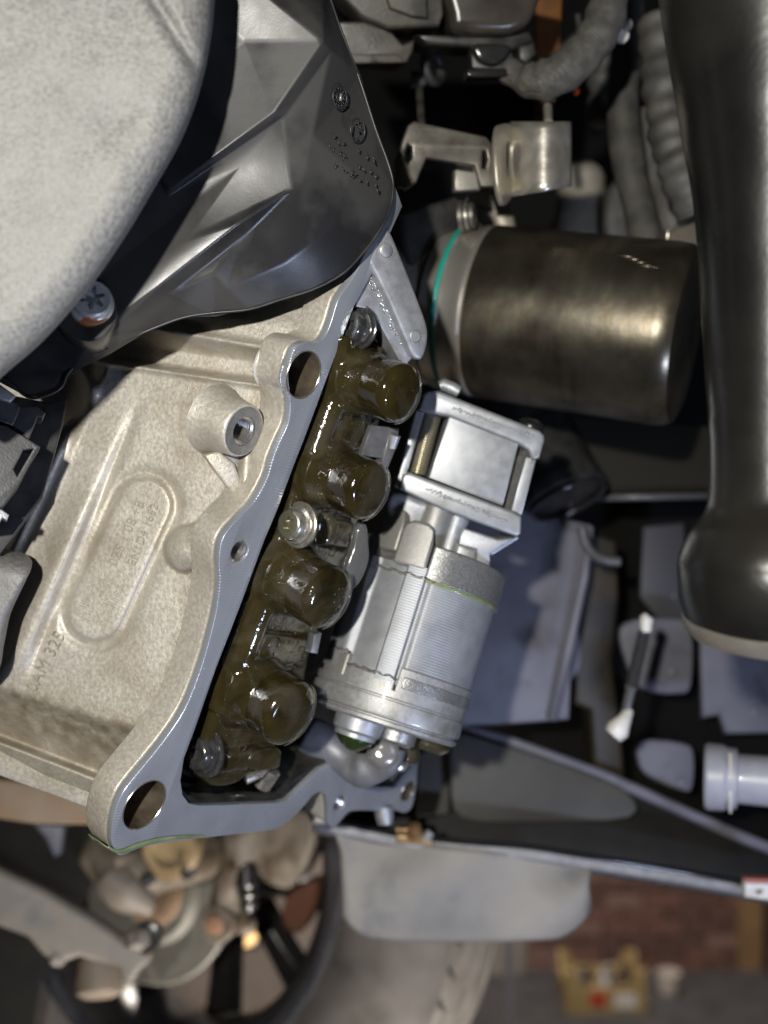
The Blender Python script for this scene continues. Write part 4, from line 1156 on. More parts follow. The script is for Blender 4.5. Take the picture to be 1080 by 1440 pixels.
MB().tube(spl([tuple(at(*q)) for q in ((812, 20, .68), (814, 44, .68), (800, 58, .68), (790, 70, .68), (794, 84, .68))], 6, False), 0.0022, 10).build("hook_wire", m_blk2, hk, smooth=180)

m_brk = M("dull_bracket_steel", (0.13, 0.12, 0.105), (0.20, 0.185, 0.16), rough=0.36, rough2=0.5, metal=0.7, ns=60, bump=0.2, bs=700)
bk = thing("engine_bracket", "dull dark steel bracket plate with bolt eyes above the canister", "bracket")
BK = frame_at(640, 230, .585, (0.15, -0.97, -0.1))
MB().prism(BK, [[(556, 225), (574, 176), (582, 170), (684, 192), (692, 202), (694, 240), (698, 262), (676, 262), (668, 232), (600, 222), (592, 240), (586, 256), (572, 266), (560, 262)], [(570, 214), (574, 202), (580, 206), (580, 222), (574, 230), (570, 226)],
               [(679, 212), (684, 212), (686, 224), (683, 238), (678, 236)]], -0.006, 0.0, 0.001).build("bracket_plate", m_brk, bk)
MB().prism(BK, [[(640, 232), (668, 232), (676, 266), (640, 268)]], -0.03, -0.022, 0.001).build("bracket_gusset", M("pale_metal", (0.32, 0.30, 0.26), rough=0.4, metal=0.5), bk)
mb = MB().tube(spl([tuple(at(*q)) for q in ((660, 268, .69), (684, 278, .69), (704, 298, .69), (714, 328, .69), (716, 346, .69))], 5, False), [mpp(.61) * r for r in [20 - 0.25 * k for k in range(21)]], 16, flat=0.5)
mb.build("curved_arm", M("pale_cast_arm", (0.30, 0.27, 0.22), (0.36, 0.33, 0.28), rough=0.45, metal=0.4, ns=100), bk, smooth=180)
MB().torus(at(609, 95, .68), (0.8, -0.6, 0), mpp(.68) * 20, mpp(.68) * 7, 30, 12).build("eyelet", m_blk2, bk, smooth=180)
MB().tube([at(578, 112, .68), at(590, 112, .68), at(598, 120, .68)], mpp(.68) * 12, 14).build("eyelet_shank", m_blk2, bk, smooth=180)
MB().tube([at(590, 128, .66), at(593, 178, .61)], 0.0022, 12).build("dowel_rod", m_brk, bk)
sc_ = thing("flange_screw", "small dark flange screw beside the canister's neck", "screw")
for k, (t0, t1, r) in enumerate(((0, 0.003, 9.2), (0.0034, 0.0058, 8.2), (0.0062, 0.009, 7.4))):
    MB().lathe(at(646, 305, .63), (0.95, -0.25, 0.05), [(t0, 0), (t0, r / 1000 * 0.9), (t0 + 0.0004, r / 1000), (t1 - 0.0004, r / 1000), (t1, r / 1000 * 0.9), (t1, 0)], 30, cap=False).build(("screw_flange", "screw_washer", "screw_head")[k], m_brk if k != 1 else m_steel, sc_, smooth=40)
MB().prism(frame_at(640, 305, .635, (0.3, -0.95, 0)), [[(560, 300), (640, 275), (652, 280), (655, 330), (634, 345), (612, 375), (598, 398), (575, 370)]], -0.05, -0.002, 0.003).build("screw_boss", m_blk2, sc_)

m_bright = M("bright_zinc_steel", (0.62, 0.58, 0.50), (0.72, 0.69, 0.62), rough=0.3, rough2=0.42, metal=0.85, ns=120, bump=0.15, bs=400)
sb = thing("shiny_bracket", "shiny zinc plated bent steel bracket with a slotted eye", "bracket")
# curved shell
ca_ = at(766, 221, .60)
rows = []
for i in range(22):
    s = i / 21
    x = 716 + 88 * s
    bulge = 0.010 * math.sin(math.pi * max(0, (s - 0.18)) / 0.82) if s > 0.18 else 0
    rows.append([at(x, 171 + (268 - 171) * t + 0.0 * s - 6 * t * s + 8 * t * (1 - s), .585 - bulge + (0.012 if s < 0.18 else 0) * (1 - s / 0.18)) for t in (0, .1, .25, .5, .75, .9, 1)])
MB().grid(rows).build("bent_sheet", m_bright, sb, smooth=180, solid=0.0025)
SBF = frame_at(710, 228, .585, (0.85, -0.52, 0))
MB().prism(SBF, [spl([(700, 182), (708, 174), (720, 176), (724, 200), (723, 262), (718, 282), (708, 288), (701, 262), (698, 220)], 3), spl([(716, 199), (720, 204), (721, 226), (719, 246), (715, 246), (713, 226), (713, 206)], 3)], -0.003, 0.0, 0.0008).build("eye_plate", M("worn_zinc_steel", (0.34, 0.31, 0.26), (0.42, 0.39, 0.33), rough=0.35, metal=0.7, ns=100, bump=0.3, bs=300), sb)
MB().tube([at(771, 172, .60), at(770, 150, .61)], 0.0025, 12).build("stud", m_bright, sb)

# wiring looms in the shade on the right
m_loom = M("dusty_rubber_loom", (0.045, 0.043, 0.040), (0.085, 0.080, 0.072), rough=0.6, ns=80, bump=0.25, bs=300)
def loom(name, label, pts, r, ribs=0, amp=0.0):
    t = thing(name, label, "cable loom")
    sp2 = spl([tuple(at(*q)) for q in pts], 14 if ribs else 8, False)
    MB().tube(sp2, [r * (1 + amp * math.sin(k * ribs) + 0.05 * math.sin(k * 0.37)) for k in range(len(sp2))], 20).build("sleeve", m_loom, t, smooth=180)
    return t
loom("rubber_loom", "smooth black loom leftmost of the hanging cables", ((880, -20, .72), (882, 60, .72), (876, 150, .715), (884, 230, .71), (898, 290, .705), (912, 350, .70)), 0.0105)
loom("rubber_loom", "short loom squeezed between the smooth loom and the corrugated one", ((914, 160, .74), (916, 220, .735), (928, 270, .73), (944, 305, .72), (950, 345, .72)), 0.0115)
loom("corrugated_loom", "corrugated loom with folded rings next to the big hose", ((928, 30, .66), (932, 90, .655), (938, 150, .65), (948, 205, .645), (962, 250, .64), (982, 300, .64)), 0.0130, 0.9, 0.06)
loom("rubber_loom", "twisted dark loom behind the taped harness", ((842, 80, .78), (850, 130, .78), (846, 175, .78)), 0.011, 0.8, 0.08)
for lab, x, y, r, h in (("pale round machined boss beneath the shiny bracket", 815, 330, 34, 0.03),):
    t = thing("machined_boss", lab, "boss")
    MB().lathe(at(x, y + 30, .86), (0, -0.15, 1), [(0, mpp(.86) * r * 1.1), (0.030, mpp(.86) * r * 1.1), (0.033, mpp(.86) * r), (0.060, mpp(.86) * r * 0.95), (0.066, mpp(.86) * r * 0.8), (0.072, mpp(.86) * r * 0.4)], 40).build("boss_body", M("pale_boss_casting", (0.30, 0.27, 0.21), (0.38, 0.35, 0.28), rough=0.5, metal=0.3, ns=60), t, smooth=40)
t = thing("loom_clip", "folded pale metal clip between looms and canister", "clip")
LC = frame_at(960, 325, .66, (0.1, -1, 0))
MB().prism(LC, [[(936, 345), (938, 322), (962, 312), (985, 304), (990, 345)]], -0.02, 0, 0.001).build("clip_plate", M("clip_metal", (0.16, 0.14, 0.11), rough=0.45, metal=0.5), t)
MB().tube([LC.hit(938, 346, 0.001), LC.hit(939, 324, 0.001), LC.hit(962, 313, 0.001)], 0.0014, 8).build("clip_fold", m_bright, t, smooth=180)
t = thing("loom_shroud", "dark ribbed shroud behind the hanging looms", "shroud")
MB().prism(frame_at(860, 300, .82, (0.1, -1, 0)), [spl([(858, 262), (890, 258), (900, 345), (856, 345)], 3)], -0.05, 0, 0.006).build("shroud_body", m_loom, t)

# ================================================================== ENGINE BAY BACKING
m_void = M("void_shade_black", (0.003, 0.003, 0.003), (0.006, 0.006, 0.005), rough=0.8, spec=0.15, ns=20, bump=0.2, bs=60)  # the black of unlit gaps, put into the colour
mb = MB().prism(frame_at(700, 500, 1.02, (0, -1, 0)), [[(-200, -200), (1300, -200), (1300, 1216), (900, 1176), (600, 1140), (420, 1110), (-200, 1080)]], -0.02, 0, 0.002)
o = mb.build("dark_bay_backdrop", m_void); o['kind'] = 'structure'  # dark sheet added behind the parts where only unlit space shows

m_panel = M("blue_grey_painted_panel", (0.12, 0.12, 0.15), (0.16, 0.16, 0.195), rough=0.5, ns=25, c3=(0.075, 0.075, 0.09), ns3=45, lo3=0.55, hi3=0.75, bump=0.1, bs=200)
t = thing("bay_panel", "flat blue grey panel directly behind the pump motor", "panel")
MB().prism(frame_at(730, 870, .80, (0.12, -0.98, 0.05)), [[(640, 700), (760, 722), (832, 738), (826, 800), (806, 900), (801, 1012), (700, 1020), (620, 1022)]], -0.01, 0, 0.002).build("panel_sheet", m_panel, t)
MB().tube([at(829, 740, .797), at(822, 810, .797), at(800, 910, .797), at(776, 1012, .797)], [0.003, 0.003, 0.004, 0.004], 12).build("panel_hem", m_panel, t, smooth=180)
t = thing("breather_cap", "black round breather cap with toothed rim beside the pump block", "cap")
bc = at(792, 690, .78)
bx = Vector((0.30, -0.35, -0.80)).normalized()
MB().lathe(bc, bx, [(-0.09, 0.026), (-0.008, 0.0285), (-0.006, 0.030), (0.004, 0.030), (0.006, 0.027), (0.0065, 0.01)], 60, rfun=lambda th, tt: 1 + (0.02 * math.sin(24 * th) if -0.007 < tt < 0.005 else 0)).build("cap_shell", m_blk2, t, smooth=40)
MB().torus(bc + bx * 0.008, bx, 0.027, 0.002, 48, 8).build("cap_seal", m_wetblk, t, smooth=180)
MB().tube(spl([tuple(at(*q)) for q in ((818, 742, .77), (826, 770, .77), (845, 786, .77), (872, 790, .77))], 6, False), 0.0035, 12).build("breather_pipe", m_greyp, t, smooth=180)
t = thing("plastic_bracket", "black bracket in the shadow below the canister", "bracket")
MB().prism(frame_at(880, 660, .84, (0, -1, 0.1)), [[(770, 580), (1010, 600), (1010, 690), (850, 694), (800, 660)]], -0.02, 0, 0.002).build("bracket_plate", M("dim_olive_plate", (0.014, 0.0125, 0.008), rough=0.7, spec=0.2), t)
MB().tube([at(830, 700, .83), at(1000, 697, .83)], 0.0028, 10).build("bracket_edge", m_greyp, t, smooth=180)
t = thing("damper_strut", "dark stained upright strut between the grey panels", "strut")
MB().prism(frame_at(840, 930, .86, (0.1, -1, 0)), [[(826, 745), (868, 760), (872, 840), (862, 930), (874, 1020), (880, 1100), (836, 1106), (830, 1000), (806, 990), (812, 900)]], -0.03, 0, 0.004).build("strut_body", M("rusty_dark_strut", (0.012, 0.010, 0.007), (0.035, 0.025, 0.012), rough=0.5, ns=40), t)
MB().prism(frame_at(808, 930, .85, (0, -1, 0)), [spl([(808, 880), (818, 905), (816, 940), (802, 956), (798, 920)], 3)], -0.01, 0, 0.002).build("strut_shoe", m_panel, t)

t = thing("spring_cable", "thin spring wrapped cable with two white ends hanging diagonally", "cable")
a = at(908, 878, .70); b = at(876, 1018, .70); d = b - a
pr = []
for k in range(30):
    pr += [(d.length * (0.08 + 0.55 * k / 30), 0.0030), (d.length * (0.08 + 0.55 * (k + .5) / 30), 0.0046)]
MB().lathe(a, d, [(0.002, 0.0028)] + pr + [(d.length * .66, 0.0032), (d.length * 0.98, 0.0030)], 18).build("spring_sleeve", m_greyp, t, smooth=30)
m_white = M("white_nylon", (0.72, 0.70, 0.66), (0.6, 0.57, 0.52), rough=0.4, ns=120)
MB().tube([at(904, 864, .70), at(909, 872, .70), at(908, 888, .70)], [0.002, 0.0045, 0.0035], 14).build("upper_end", m_white, t, smooth=60)
MB().tube([at(884, 1000, .70), at(878, 1012, .695), at(869, 1026, .695), at(862, 1034, .695)], [0.003, 0.0045, 0.0075, 0.0062], 16).build("lower_end", m_white, t, smooth=60)

DP = .88
for lab, poly, D in (("rounded blue grey plate behind the spring cable's upper half", spl([(872, 885), (905, 870), (960, 872), (974, 890), (972, 965), (950, 976), (905, 970), (884, 940)], 3), .88),
                     ("dim blue grey plate under the hose's flared end at the right edge", [(985, 890), (1130, 890), (1130, 1030), (1020, 1032), (1012, 1005), (988, 1010)], .92),
                     ("small pale blue plate below the spring cable", spl([(902, 1042), (962, 1046), (976, 1062), (974, 1108), (958, 1112), (912, 1092), (898, 1070)], 3), .88),
                     ("dark slate plate beside the hose above the spring cable", [(905, 740), (962, 735), (975, 880), (925, 870), (900, 840)], .93)):
    t = thing("chassis_plate", lab, "plate", "painted chassis plates at lower right")
    mm_ = m_panel if "dark" not in lab else M("slate_panel", (0.045, 0.045, 0.055), rough=0.5)
    MB().prism(frame_at(poly[0][0], poly[0][1], D, (0.05, -1, 0.05)), [poly], -0.008, 0, 0.002).build("plate_sheet", mm_, t)
    c = [sum(q[i] for q in poly) / len(poly) for i in (0, 1)]
    MB().lathe(at(c[0] + 18, c[1] + 25, D - .001), (0, -1, 0), [(0, 0.004), (0.0015, 0.004), (0.002, 0.003)], 14).build("plate_rivet", mm_, t)
t = thing("coolant_pipe", "pale blue grey pipe with a wide collar at the lower right edge", "pipe")
pa = at(1000, 1092, .72); pb_ = at(1150, 1104, .70); d = pb_ - pa
m_pipe = M("pale_blue_pipe", (0.30, 0.31, 0.36), (0.36, 0.37, 0.42), rough=0.38, ns=60, coat=0.2)
MB().lathe(pa, d, [(0.010, mpp(.71) * 34), (d.length, mpp(.71) * 36)], 48).build("pipe_wall", m_pipe, t, smooth=40)
MB().lathe(pa, d, [(-0.004, mpp(.71) * 44), (-0.002, mpp(.71) * 47), (0.008, mpp(.71) * 46), (0.010, mpp(.71) * 43), (0.016, mpp(.71) * 42), (0.017, mpp(.71) * 34)], 48).build("pipe_collar", m_pipe, t, smooth=30)
MB().tube([pa + Vector((0.006, -mpp(.71) * 46, z)) for z in (-0.018, 0, 0.02)], 0.001, 8).build("collar_seam", m_white, t, smooth=180)

# ================================================================== ARCH LINER WITH MUD FLAP
m_liner = M("black_liner_plastic", (0.007, 0.007, 0.007), (0.014, 0.013, 0.012), rough=0.6, spec=0.25, ns=30, bump=0.15, bs=200)
m_tan = M("lit_liner_panel", (0.040, 0.0385, 0.035), (0.062, 0.060, 0.054), rough=0.6, ns=18, c3=(0.045, 0.043, 0.04), ns3=30, bump=0.1, bs=200)  # light falling on the black liner sheet, put into a paler colour
wl = thing("wheel_arch_liner", "black wheel arch liner with pale worn lower edge under the engine bay", "arch liner")
MB().prism(frame_at(830, 1150, .86, (0.0, -0.9, 0.35)), [[(560, 1090), (600, 1020), (660, 1018), (780, 1058), (900, 1108), (1000, 1152), (1130, 1205), (1130, 1266), (1000, 1240), (830, 1212), (700, 1194), (590, 1176), (470, 1158)]], -0.006, 0, 0.001).build("liner_sheet", m_liner, wl)
MB().tube(spl([tuple(at(*q)) for q in ((640, 1024, .845), (700, 1038, .845), (780, 1066, .84), (860, 1096, .84), (950, 1136, .835), (1030, 1172, .83), (1110, 1204, .83))], 5, False), 0.0045, 12, flat=0.6).build("liner_fold", m_panel, wl, smooth=180)
MB().prism(frame_at(750, 1090, .83, (0.05, -0.97, 0.15)), [spl([(640, 1034), (700, 1046), (790, 1074), (880, 1112), (886, 1150), (760, 1156), (650, 1150), (634, 1100)], 3)], -0.004, 0.0, 0.002).build("lit_liner_area", m_tan, wl)
MB().prism(frame_at(610, 1100, .84, (0.05, -0.97, 0.15)), [[(588, 1060), (636, 1040), (632, 1144), (584, 1150)]], -0.004, 0.0, 0.002).build("lit_liner_area", m_tan, wl)
edge_ = [(440, 1154), (480, 1164), (560, 1180), (640, 1190), (740, 1198), (830, 1212), (920, 1226), (1000, 1240), (1120, 1262)]
e2 = spl([(x, y, .77) for x, y in edge_], 6, False)
m_edge = M("scuffed_pale_edge", (0.22, 0.22, 0.235), (0.32, 0.32, 0.34), rough=0.5, ns=120, bump=0.3, bs=300)
MB().grid([[at(x, y - 6, .775) for x, y, D in e2], [at(x, y - 2, .765) for x, y, D in e2], [at(x, y + 5, .764) for x, y, D in e2], [at(x, y + 11, .768) for x, y, D in e2]]).build("liner_edge", m_edge, wl, smooth=50, solid=0.003)
MB().tube([at(x, y - 6, .764) for x, y, D in e2], 0.0018, 10).build("edge_bead", m_wetblk, wl, smooth=180)
fp = thing("mud_flap", "dusty pale grey rubber flap hanging from the liner in front of the tyre", "mud flap")
m_flap = M("dusty_grey_flap", (0.20, 0.192, 0.182), (0.31, 0.288, 0.258), rough=0.6, ns=16, lo=0.35, hi=0.65, c3=(0.16, 0.16, 0.165), ns3=34, lo3=0.56, hi3=0.78, bump=0.2, bs=350, bump2=0.1, bs2=60)
rows = []
fo_top = spl([(468, 1168), (560, 1184), (650, 1194), (740, 1202), (832, 1216)], 8, False)
n_ = len(fo_top)
for i in range(19):
    s = i / 18
    row = []
    for k, (x, y) in enumerate(fo_top):
        u = k / (n_ - 1)
        bx0 = 484 + (826 - 484) * u
        by = 1322 - 10 * (2 * u - 1) ** 2 - 26 * max(0, 1 - u / 0.12) ** 2 - 34 * max(0, (u - 0.85) / 0.15) ** 2
        s2 = min(1, s * 4) 
        xx = x + (bx0 - x) * (0.55 * s2 + 0.45 * s) + (3 * (1 - s) if u == 1 else 0)
        yy = y + (by - y) * s
        row.append(at(xx, yy, .766 - 0.012 * math.sin(math.pi * s * 0.6) - 0.004 * math.sin(5 * u) * s + 0.003 * math.sin(9 * u + 4 * s)))
    rows.append(row)
MB().grid(rows).build("flap_sheet", m_flap, fp, smooth=180, solid=0.004)
hem = rows[-1]
MB().tube([p + Vector((0, 0.002, 0)) for p in hem], 0.0026, 10).build("flap_hem", m_flap, fp, smooth=180)
t = thing("brass_clip", "small rusty brass clip on the liner edge above the mud flap", "clip")
m_brass = M("rusty_brass", (0.42, 0.30, 0.15), (0.30, 0.15, 0.07), rough=0.4, metal=0.6, ns=250)
MB().prism(frame_at(583, 1180, .755, (0, -1, 0)), [[(558, 1174), (606, 1178), (610, 1190), (556, 1186)]], -0.006, 0.001, 0.001).build("clip_base", m_brass, t)
MB().tube([at(558, 1166, .755), at(584, 1168, .752)], 0.0024, 10).build("clip_prong", m_brass, t)
MB().lathe(at(583, 1176, .752), (0, -0.3, 1), [(0, 0.006), (0.004, 0.006), (0.005, 0.0042), (0.009, 0.004), (0.0095, 0.002)], 20).build("clip_head", m_brass, t, smooth=40)
MB().tube([at(598, 1180, .753), at(606, 1170, .753)], 0.003, 10).build("clip_prong", m_edge, t)
t = thing("edge_clip", "white clip with red strip on the liner edge at the right", "clip")
MB().prism(frame_at(1070, 1250, .75, (0, -1, 0)), [[(1048, 1240), (1110, 1244), (1110, 1270), (1048, 1262)], [(1064, 1252), (1074, 1250), (1072, 1258), (1064, 1258)]], -0.006, 0.002, 0.001).build("clip_body", m_white, t)
MB().prism(frame_at(1070, 1238, .75, (0, -1, 0)), [[(1046, 1236), (1110, 1238), (1110, 1245), (1050, 1243)]], -0.006, 0.003, 0.0008).build("clip_strip", M("dull_red", (0.40, 0.14, 0.11), rough=0.5), t)

# ================================================================== ROAD WHEEL AND SUSPENSION
wh = thing("road_wheel", "black spoked road wheel with worn tyre seen from its inner side", "wheel")
WX = Vector((-0.38, -0.88, 0.22)).normalized()
WC = at(310, 1217, 1.2)
m_tyre = M("brown_dusty_tyre", (0.09, 0.080, 0.070), (0.14, 0.125, 0.11), rough=0.55, rough2=0.7, ns=30, bump=0.2, bs=300)
m_tread = M("dusty_tread", (0.16, 0.145, 0.125), (0.24, 0.22, 0.19), rough=0.7, ns=40, bump=0.2, bs=300)
m_rim = M("black_alloy", (0.018, 0.017, 0.017), (0.03, 0.028, 0.027), rough=0.22, rough2=0.36, ns=20)
ty = MB().lathe(WC, WX, [(0.080, 0.178), (0.090, 0.186), (0.098, 0.204), (0.105, 0.225), (0.104, 0.255), (0.098, 0.278), (0.088, 0.293), (0.078, 0.300)], 128, cap=False).build("tyre", m_tyre, wh, smooth=180)
tr = MB().lathe(WC, WX, [(0.078, 0.300), (0.066, 0.304), (0.056, 0.3055), (0.054, 0.298), (0.046, 0.298), (0.044, 0.306), (0.012, 0.307), (0.010, 0.299), (0.002, 0.299), (0.0, 0.307), (-0.03, 0.3065), (-0.032, 0.299), (-0.04, 0.299), (-0.042, 0.306), (-0.07, 0.302), (-0.09, 0.285), (-0.1, 0.24), (-0.085, 0.195)], 128, cap=False).build("tread", m_tread, wh, smooth=40)
UW = Vector((0, 0, 1)); UW = (UW - WX * UW.dot(WX)).normalized(); VW = WX.cross(UW)
sipe = MB()
for k in range(64):
    a = 2 * math.pi * k / 64
    d = UW * math.cos(a) + VW * math.sin(a); tg = UW * -math.sin(a) + VW * math.cos(a)
    sipe.box(WC + WX * 0.067 + d * 0.3035, WX * 0.012 + tg * 0.004, tg * 0.0013, d * 0.0014)
o = sipe.build("tread_sipes", m_tyre, wh, smooth=0); o['kind'] = 'stuff'
MB().lathe(WC, WX, [(0.082, 0.170), (0.090, 0.178), (0.0955, 0.184), (0.0955, 0.189), (0.089, 0.192)], 128, cap=False).build("rim_lip", M("worn_rim_lip", (0.12, 0.12, 0.135), (0.2, 0.2, 0.22), rough=0.22, metal=0.7, ns=40, coat=0.4), wh, smooth=60)
MB().lathe(WC, WX, [(0.088, 0.178), (0.075, 0.164), (0.05, 0.159), (0.02, 0.154), (-0.03, 0.156), (-0.07, 0.166), (-0.09, 0.176)], 128, cap=False).build("rim_barrel", m_rim, wh, smooth=60, solid=0.003)
hub = MB().lathe(WC, WX, [(-0.075, 0.05), (-0.03, 0.055), (-0.01, 0.05), (-0.005, 0.03)], 48).build("hub", m_rim, wh, smooth=40)
NSP = 9
for k in range(NSP):
    a = 2 * math.pi * (k + 0.42) / NSP
    d = UW * math.cos(a) + VW * math.sin(a); tg = UW * -math.sin(a) + VW * math.cos(a)
    p0 = WC - WX * 0.035 + d * 0.04; p1 = WC - WX * 0.055 + d * 0.165
    v = []
    for p, w, h in ((p0, 0.014, 0.018), ((p0 + p1) / 2, 0.015, 0.015), (p1, 0.021, 0.012)):
        v += [p - tg * w - WX * h, p + tg * w - WX * h, p + tg * w * 0.7 + WX * h, p - tg * w * 0.7 + WX * h]
    f = [(0, 1, 2, 3), (11, 10, 9, 8)]
    for i in (0, 4):
        for j in range(4):
            f.append((i + j, i + (j + 1) % 4, i + 4 + (j + 1) % 4, i + 4 + j))
    MB().add(v, f).build("spoke", m_rim, wh, smooth=40, bevel=0.003)
bd = thing("brake_disc", "dull greenish grey brake disc shield inside the wheel", "brake disc")
MB().lathe(at(222, 1256, 1.12), WX, [(-0.012, 0.086), (-0.002, 0.088), (0.0, 0.086), (0.0005, 0.05), (0.012, 0.045), (0.013, 0.02)], 80).build("disc_plate", M("dusty_disc", (0.13, 0.125, 0.105), (0.17, 0.165, 0.14), rough=0.6, metal=0.2, ns=30), bd, smooth=35)
MB().lathe(at(222, 1256, 1.108), WX, [(-0.03, 0.032), (0.012, 0.03), (0.015, 0.02)], 40).build("disc_hub", M("rusty_hub", (0.13, 0.08, 0.045), (0.2, 0.13, 0.08), rough=0.7, ns=80), bd, smooth=35)

kn = thing("steering_knuckle", "tan dusty steering knuckle casting with a round eye at its foot", "steering knuckle")
m_knu = M("tan_dusty_casting", (0.11, 0.090, 0.066), (0.18, 0.15, 0.114), rough=0.65, ns=45, c3=(0.07, 0.048, 0.028), ns3=38, lo3=0.46, hi3=0.62, bump=0.3, bs=200)
def blob(name, pts, mat, root, seg=20, flat=1.0):
    sp3 = spl([(*at(x, y, D), r * mpp(D)) for x, y, D, r in pts], 6, False)
    return MB().tube([q[:3] for q in sp3], [max(0.0008, q[3]) for q in sp3], seg, flat=flat).build(name, mat, root, smooth=180)
blob("upright", ((345, 1150, 1.0, 34), (338, 1195, 1.0, 30), (325, 1240, 1.0, 24), (316, 1280, 1.0, 23), (310, 1302, 1.0, 22)), m_knu, kn)
MB().lathe(at(303, 1300, 0.985), (-0.3, -0.95, 0.05), [(-0.03, mpp(1) * 27), (-0.002, mpp(1) * 27), (0.0, mpp(1) * 23), (0.0, mpp(1) * 12), (-0.004, mpp(1) * 9)], 40).build("eye", m_knu, kn, smooth=35)
MB().lathe(at(303, 1300, 0.986), (-0.3, -0.95, 0.05), [(-0.006, mpp(1) * 14), (0.003, mpp(1) * 13), (0.004, mpp(1) * 8)], 30).build("eye_bush", M("red_brown_bush", (0.24, 0.13, 0.075), rough=0.6), kn, smooth=35)
blob("cross_arm", ((128, 1190, 1.03, 26), (180, 1225, 1.02, 40), (235, 1215, 1.02, 36), (290, 1210, 1.01, 28), (335, 1200, 1.0, 22)), m_knu, kn)
blob("lower_lobe", ((150, 1225, 1.0, 22), (175, 1250, 1.0, 30), (200, 1268, 1.0, 20), (214, 1282, 1.0, 8)), M("grey_tan_casting", (0.14, 0.12, 0.098), (0.18, 0.155, 0.13), rough=0.6, ns=40, bump=0.2, bs=200), kn)
blob("brake_hose_lug", ((340, 1288, 1.03, 10), (345, 1300, 1.03, 16), (348, 1312, 1.03, 10)), m_knu, kn)
for bx_, by_, br_ in ((168, 1208, 7), (205, 1238, 6), (262, 1228, 6), (330, 1222, 7)):
    MB().lathe(at(bx_, by_, 0.985), (-0.2, -0.97, 0.1), [(-0.02, mpp(1) * br_ * 1.7), (0.0, mpp(1) * br_ * 1.7), (0.0005, mpp(1) * br_), (0.006, mpp(1) * br_ * 0.95), (0.007, mpp(1) * br_ * 0.6)], 6).build("knuckle_bolt", m_steel_dark if br_ < 7 else m_knu, kn, smooth=20)
MB().lathe(at(348, 1246, 0.985), (0.1, -0.3, -1), [(-0.02, 0.008), (0.0, 0.010), (0.004, 0.007), (0.008, 0.010), (0.012, 0.007), (0.016, 0.009), (0.022, 0.005)], 24).build("rubber_boot", m_rim, kn, smooth=40)
cl = thing("brake_caliper", "rust tinted tan brake caliper between knuckle and wheel rim", "brake caliper")
MB().prism(frame_at(400, 1200, 1.08, (-0.3, -0.95, 0)), [spl([(372, 1140), (440, 1140), (436, 1200), (412, 1246), (388, 1250), (362, 1230), (356, 1180)], 3)], -0.05, 0, 0.006).build("caliper_body", m_knu, cl, smooth=50)
MB().prism(frame_at(410, 1285, 1.13, (-0.3, -0.95, 0)), [spl([(402, 1262), (440, 1240), (444, 1270), (420, 1314), (396, 1300)], 3)], -0.03, 0, 0.005).build("caliper_pad", M("red_brown_pad", (0.20, 0.085, 0.05), rough=0.7), cl, smooth=50)
MB().lathe(at(238, 1196, 0.99), (-0.2, -0.97, 0), [(-0.03, 0.028), (0.0, 0.027), (0.003, 0.024), (0.003, 0.016), (0.0, 0.015)], 40).build("piston_housing", M("golden_brown_casting", (0.19, 0.135, 0.065), (0.25, 0.185, 0.10), rough=0.5, ns=40), cl, smooth=40)

ar = thing("control_arm", "grey tan suspension control arm crossing the lower left corner", "control arm")
m_arm = M("grey_tan_arm", (0.17, 0.155, 0.135), (0.22, 0.195, 0.165), rough=0.55, ns=25, c3=(0.13, 0.13, 0.13), ns3=40, bump=0.2, bs=150)
AF = frame_at(90, 1270, .90, (0.1, -0.95, 0.25))
MB().prism(AF, [[(-60, 1190), (0, 1222), (60, 1250), (130, 1290), (190, 1330), (212, 1342), (208, 1356), (196, 1366), (184, 1384), (172, 1378), (168, 1362), (110, 1346), (92, 1352), (84, 1358), (60, 1344), (38, 1318), (0, 1304), (-60, 1280)]], -0.03, 0, 0.006, res=4).build("arm_plate", m_arm, ar, smooth=50)
MB().lathe(at(196, 1320, .885), (0.6, -0.7, 0.4), [(-0.01, 0.010), (0.0, 0.010), (0.002, 0.008), (0.004, 0.0065), (0.0085, 0.006), (0.009, 0.003)], 6).build("pivot_nut", m_arm, ar, smooth=20)
MB().lathe(at(205, 1318, .90), (-0.1, -1, 0.1), [(-0.01, 0.012), (0.002, 0.013), (0.004, 0.008)], 30).build("rubber_boot", m_rim, ar, smooth=40)
MB().lathe(at(140, 1386, .93), (0.1, -0.5, -0.9), [(-0.02, 0.018), (0.0, 0.020), (0.006, 0.019), (0.010, 0.012)], 36).build("ball_joint", M("dusty_brown_joint", (0.20, 0.16, 0.12), rough=0.6), ar, smooth=40)
MB().lathe(at(82, 1346, .895), (0.1, -0.8, -0.4), [(-0.01, 0.007), (0.004, 0.007), (0.006, 0.005)], 6).build("arm_bolt", m_arm, ar, smooth=20)
t = thing("subframe_rail", "rusty tan subframe rail below the casting at the left edge", "subframe rail")
MB().prism(frame_at(50, 1130, .84, (0, -0.95, 0.2)), [[(-80, 1085), (40, 1100), (140, 1110), (150, 1160), (90, 1160), (40, 1158), (-80, 1140)]], -0.03, 0, 0.004).build("rail_beam", M("rusty_tan_rail", (0.27, 0.21, 0.15), (0.24, 0.15, 0.085), rough=0.6, ns=25, bump=0.2, bs=200), t)
MB().prism(frame_at(60, 1180, .95, (0.1, -0.95, 0.2)), [[(45, 1158), (92, 1160), (86, 1200), (76, 1206), (64, 1180)]], -0.01, 0, 0.003).build("rail_tab", m_panel, t)
t = thing("amber_light_patch", "small glowing patch of amber light between the wheel spokes", "light patch")  # a patch of light built as a glowing piece; no lamp there
ml = M("glowing_amber_patch", (0.9, 0.6, 0.25), rough=0.3)
b = ml.node_tree.nodes["Principled BSDF"]; b.inputs["Emission Color"].default_value = (1.0, 0.62, 0.25, 1); b.inputs["Emission Strength"].default_value = 1.1
